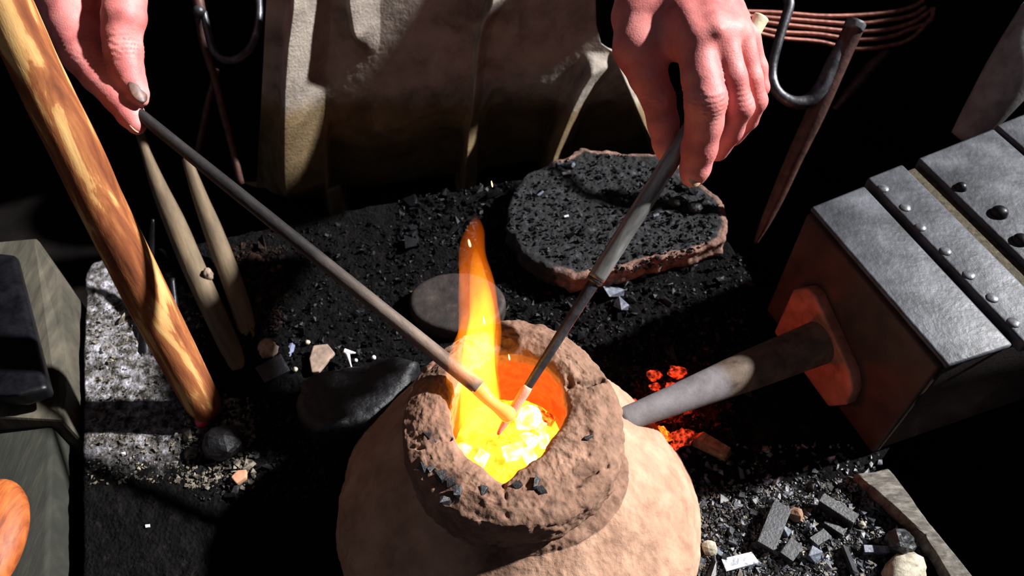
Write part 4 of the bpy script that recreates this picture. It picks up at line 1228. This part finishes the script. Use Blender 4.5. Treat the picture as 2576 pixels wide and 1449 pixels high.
def hand_left(p):
    pal = chain(p, [(150, -60, .600, 74), (190, -190, .63, 92)])
    pal = smin(pal, chain(p, [(318, -70, .588, 56), (230, -190, .63, 88)]), .012)
    pal = smin(pal, chain(p, [(210, -190, .635, 96), (205, -360, .68, 105)]), .02)
    pal = smin(pal, chain(p, [(240, -90, .605, 50), (240, -180, .62, 70)]), .01)
    d = smin(pal, chain(p, L_index), .006)
    d = smin(d, chain(p, L_mid), .003)
    d = smin(d, chain(p, L_thumb), .0022)
    for ch, i, am in ((L_thumb, 4, .0008), (L_index, 3, .0004), (L_index, 5, .0003)):
        j, r = pxc(*ch[i]); nx, _ = pxc(*ch[i + 1])
        d = d + wrinkle(p, j, nx, r, am, .0032)
    d = d + .0005 * fbm(p, 90, 2)
    return d


def bounds(fs, pad=.02):
    q = np.array([D(u, v, d) for f in fs for u, v, d, r in f])
    return q.min(0) - pad, q.max(0) + pad


lo, hi = bounds([R_index, R_mid, R_ring, R_pinky, R_thumb, [(1690, -80, .56, 1), (1720, -150, .60, 1), (1500, -60, .56, 1)]], .03)
HR = nets(hand_right, lo, hi, SKIN_H)
lo, hi = bounds([L_index, L_thumb, L_mid, [(210, -190, .635, 1), (205, -260, .66, 1)]], .035)
HL = nets(hand_left, lo, hi, SKIN_H)

PCX = -.04
SHL, SHR = np.array([PCX + .19, .72, .50]), np.array([PCX - .19, .72, .50])
ELL, ELR = np.array([.32, .655, .235]), np.array([-.46, .62, .33])
WRL, WRR = D(1790, -330, .66), D(205, -360, .68)
HIPL, HIPR = np.array([PCX + .09, .76, -.03]), np.array([PCX - .09, .76, -.03])
KNL, KNR = np.array([.105, .615, .085]), np.array([-.215, .51, .085])
ANL, ANR = np.array([.06, .69, -.085]), np.array([-.16, .60, -.085])


def body_sdf(p, grow=0.0, cloth=False):
    g = grow
    d = cone(p, (PCX, .76, 0.0), (PCX, .75, .22), .125 + g, .12 + g)
    d = smin(d, cone(p, (PCX, .75, .22), (PCX, .72, .44), .12 + g, .13 + g), .05)
    for s, e, w_ in ((SHL, ELL, WRL), (SHR, ELR, WRR)):
        d = smin(d, cone(p, (PCX, .72, .48), s, .08 + g, .058 + g), .04)
        d = smin(d, cone(p, s, e, .050 + g, .040 + g), .02)
        d = smin(d, cone(p, e, e + (w_ - e) * (.80 if cloth else 1.0), .040 + g, .031 + g), .015)
    if not cloth:
        d = smin(d, cone(p, (PCX, .71, .52), (PCX, .685, .60), .052, .050), .03)
        d = smin(d, cone(p, (PCX, .675, .69), (PCX, .65, .64), .078, .062), .02)
        d = smin(d, cone(p, (PCX, .605, .665), (PCX, .590, .645), .010, .013), .012)
        for sx in (-1, 1): d = smin(d, cone(p, (PCX + sx * .075, .68, .68), (PCX + sx * .078, .68, .65), .012, .009), .006)
    return d


def legs_sdf(p, g=0.0, feet=True):
    d = None
    for h_, k_, a_ in ((HIPL, KNL, ANL), (HIPR, KNR, ANR)):
        c = smin(cone(p, h_, k_, .082 + g, .058 + g), cone(p, k_, a_, .055 + g, .034 + g), .02)
        if feet: c = smin(c, cone(p, a_, a_ + np.array([0, -.09, -.005]), .03 + g, .026 + g), .015)
        d = c if d is None else smin(d, c, .02)
    return smin(d, cone(p, HIPL, HIPR, .10 + g, .10 + g), .03)


BODY = nets(lambda p: smin(body_sdf(p), legs_sdf(p), .03), (-.60, .22, -.15), (.45, .96, .82), .010)
person = empty('person', (PCX, .62, FLOOR_Z))
tag(person, 'person in a long suede apron crouching over the furnace, holding a rod in each hand', 'person')
bd = obj('body', [HR, HL, BODY], M['skin'], person)
cut = nets(lambda p: np.maximum(body_sdf(p, .009, True), -(p[:, 2] - .0)), (-.62, .20, -.15), (.47, .96, .66), .010)
obj('shirt', [cut], M['cloth'], person)
obj('trousers', [nets(lambda p: legs_sdf(p, .008), (-.42, .30, -.17), (.32, .96, .19), .010)], M['cloth'], person)
obj('hair', [nets(lambda p: np.maximum(cone(p, (PCX, .68, .70), (PCX, .70, .64), .086, .075), -(cone(p, (PCX, .61, .65), (PCX, .61, .54), .075, .07))), (PCX - .12, .56, .52), (PCX + .12, .82, .82), .006)], M['hair'], person)


def nail(u, v, d, axis_uvd, normal, L_, W_, m):
    c = D(u, v, d); ax = D(*axis_uvd) - c; ax /= np.linalg.norm(ax)
    nrm = np.asarray(normal, float); nrm = nrm - ax * nrm.dot(ax); nrm /= np.linalg.norm(nrm)
    s = np.cross(ax, nrm)
    V, Fc = icos((0, 0, 0), 1.0, 3, 0, 1, 0)
    V = V * np.array([L_, W_, .0011])
    V[:, 2] -= (V[:, 1] / W_) ** 2 * .0012
    o = obj('fingernail', [(c + V[:, :1] * ax + V[:, 1:2] * s + V[:, 2:3] * nrm, Fc)], M[m], bd)
    return o


toC = lambda u, v, d: (CAM - D(u, v, d)) / np.linalg.norm(CAM - D(u, v, d))
n1 = nail(1752, 452, .5255, (1740, 490, .529), toC(1752, 452, .52) * .7 + np.array([.5, -.5, 0]), .0052, .0050, 'nail')
n2 = nail(348, 226, .5640, (362, 258, .5638), toC(348, 226, .56) * .8 + np.array([.60, 0, .1]), .0100, .0056, 'nail_dirty')
n3 = nail(338, 322, .571, (350, 336, .570), np.array([-.1, -.6, -.6]), .0050, .0048, 'nail')

# apron: a hanging suede sheet with deep one-sided folds
def apron():
    nu, nv_ = 520, 300
    vs = np.linspace(-300, 560, nv_)
    ty0 = np.interp(vs, [-300, -120, 0, 120, 230, 290, 340, 420, 480, 560], [.450, .432, .422, .414, .408, .405, .404, .404, .404, .404])
    und = np.interp(vs, [-300, 225, 270, 320, 400, 480, 560], [0, 0, .010, .034, .052, .060, .062])
    ul = np.interp(vs, [-300, 0, 300, 560], [680, 670, 655, 640])
    ur = np.interp(vs, [-300, 60, 110, 135, 250, 340, 400, 560], [1490, 1500, 1512, 1548, 1606, 1652, 1662, 1670])
    # v of the samples, crest u, foot u (right), height, undercut cancel
    folds = [([-300, 0, 100, 200, 300, 400, 460, 520], [768, 757, 743, 735, 732, 730, 735, 745], [840, 834, 828, 820, 818, 822, 826, 830], .034, 1.0, (-400, 455, 60)),
             ([-300, 0, 60, 110, 150], [880, 888, 897, 910, 930], [950, 957, 957, 955, 950], .018, 0, (-400, 70, 70)),
             ([-300, 0, 60, 120, 200, 280, 320, 400, 480], [1262, 1240, 1215, 1203, 1197, 1189, 1180, 1174, 1170], [1292, 1270, 1244, 1226, 1216, 1207, 1203, 1199, 1197], .013, 1.0, (-400, 520, 40)),
             ([120, 160, 200, 250, 310, 370, 420], [1500, 1490, 1465, 1440, 1415, 1392, 1380], [1575, 1560, 1520, 1487, 1455, 1430, 1415], .026, 1.0, (170, 440, 40)),
             ([110, 160, 240, 300, 345, 400], [1540, 1555, 1590, 1615, 1638, 1650], [1556, 1575, 1610, 1638, 1662, 1672], .012, 1.0, (150, 420, 40)),
             ([440, 480, 530, 560], [825, 830, 842, 850], [850, 858, 874, 884], .012, 1.0, (470, 600, 30))]
    V, mk = [], []
    for j in range(nv_):
        us = np.linspace(ul[j], ur[j], nu)
        lift = np.zeros(nu)
        keep = np.zeros(nu)
        for pv, pc, pf, am, kp, (va, vb, soft) in folds:
            f = sstep(va - soft, va, vs[j]) * (1 - sstep(vb, vb + soft, vs[j]))
            if f <= 0: continue
            c, ft = np.interp(vs[j], pv, pc), np.interp(vs[j], pv, pf)
            w_ = ft - c
            prof_ = np.where(us >= c, 1 - sstep(0, 1, np.clip((us - c) / w_, 0, 1)) * .35 - np.clip((us - c) / w_, 0, 1) * .65, 1 - sstep(0, w_ * .45, c - us))
            lift = np.maximum(lift, am * f * prof_)
            keep = np.maximum(keep, kp * f * np.where((us > c - w_ * .3) & (us < ft), 1.0, np.where(us <= c, 1 - sstep(w_ * .3, w_ * .8, c - us), 1 - sstep(0, w_ * .25, us - ft))))
        xw = (us - CX) / FPX * .80
        ve = vs[j] - np.where(us < 1200, 55 + 45 * np.exp(-((us - 945) / 110) ** 2), 55 - 65 * sstep(1200, 1245, us)) - 6 * np.sin(us / 37)
        uu = np.interp(ve, [-300, 225, 262, 305, 400, 480, 560], [0, 0, .010, .034, .056, .066, .070])
        y = ty0[j] + uu * (1 - keep) + .20 * np.maximum(xw + .20, -.02)
        for i in range(nu):
            r = FW + (us[i] - CX) / FPX * RT - (vs[j] - CY) / FPX * UP
            t = (y[i] - CAM[1]) / r[1]
            q = CAM + r * t + np.array([0, -.85, .25]) * lift[i]
            q[2] = max(q[2], -.116)
            V.append(q)
            mk.append(vs[j])
    V = np.array(V)
    V = V + np.array([0, -.8, .5]) * (.0012 * fbm(V, 14, 3) + .0003 * fbm(V, 160, 3))[:, None]
    Fc = [(j * nu + i, (j + 1) * nu + i, (j + 1) * nu + i + 1, j * nu + i + 1) for j in range(nv_ - 1) for i in range(nu - 1)]
    return V, Fc, None, sstep(170, 330, np.array(mk))


ap = obj('apron', [apron()], M['leather'], person)
md_ = ap.modifiers.new('thickness', 'SOLIDIFY'); md_.thickness = .003; md_.offset = -1
ap['label'] = 'long grey-tan suede apron with deep folds'

#@@LIGHT@@
# ================================================================== LIGHT AND CAMERA
sun = bpy.data.lights.new('daylight', 'SUN')
sun.energy = 12.0
sun.angle = math.radians(2.2)
sun.color = (1.0, 0.98, 0.96)
so_ = bpy.data.objects.new('daylight', sun)
so_.rotation_euler = SUNDIR.to_track_quat('Z', 'Y').to_euler()
so_.location = (2.5, .5, 2.0)
COL.objects.link(so_)

wd = bpy.data.worlds.new('room')
wd.use_nodes = True
wn, wl = wd.node_tree.nodes, wd.node_tree.links
bg = wn['Background']
wtc = wn.new('ShaderNodeTexCoord')
dot = wn.new('ShaderNodeVectorMath'); dot.operation = 'DOT_PRODUCT'
dot.inputs[1].default_value = Vector((-0.35, -0.62, 0.70)).normalized()
wl.new(wtc.outputs['Generated'], dot.inputs[0])
wmr = wn.new('ShaderNodeMapRange'); wmr.interpolation_type = 'SMOOTHSTEP'
wmr.inputs['From Min'].default_value = 0.35; wmr.inputs['From Max'].default_value = 1.0
wmr.inputs['To Min'].default_value = 0.010; wmr.inputs['To Max'].default_value = 0.14
wl.new(dot.outputs['Value'], wmr.inputs['Value'])
wl.new(wmr.outputs['Result'], bg.inputs['Strength'])
bg.inputs['Color'].default_value = (0.86, 0.86, 1.0, 1)
SC.world = wd

cam = bpy.data.cameras.new('camera')
cam.sensor_width = 36.0
cam.lens = 36.0 * FPX / 2576.0
cam.clip_start = 0.02
cam.dof.use_dof = True
cam.dof.focus_distance = 0.54
cam.dof.aperture_fstop = 11
co = bpy.data.objects.new('camera', cam)
co.location = Vector(CAM)
co.rotation_euler = (math.radians(90) - PITCH, 0, 0)
COL.objects.link(co)
SC.camera = co
SC.view_settings.view_transform = 'Standard'
SC.view_settings.look = 'None'
SC.view_settings.exposure = 0.0
SC.view_settings.gamma = 1.0
SC.view_settings.use_curve_mapping = False
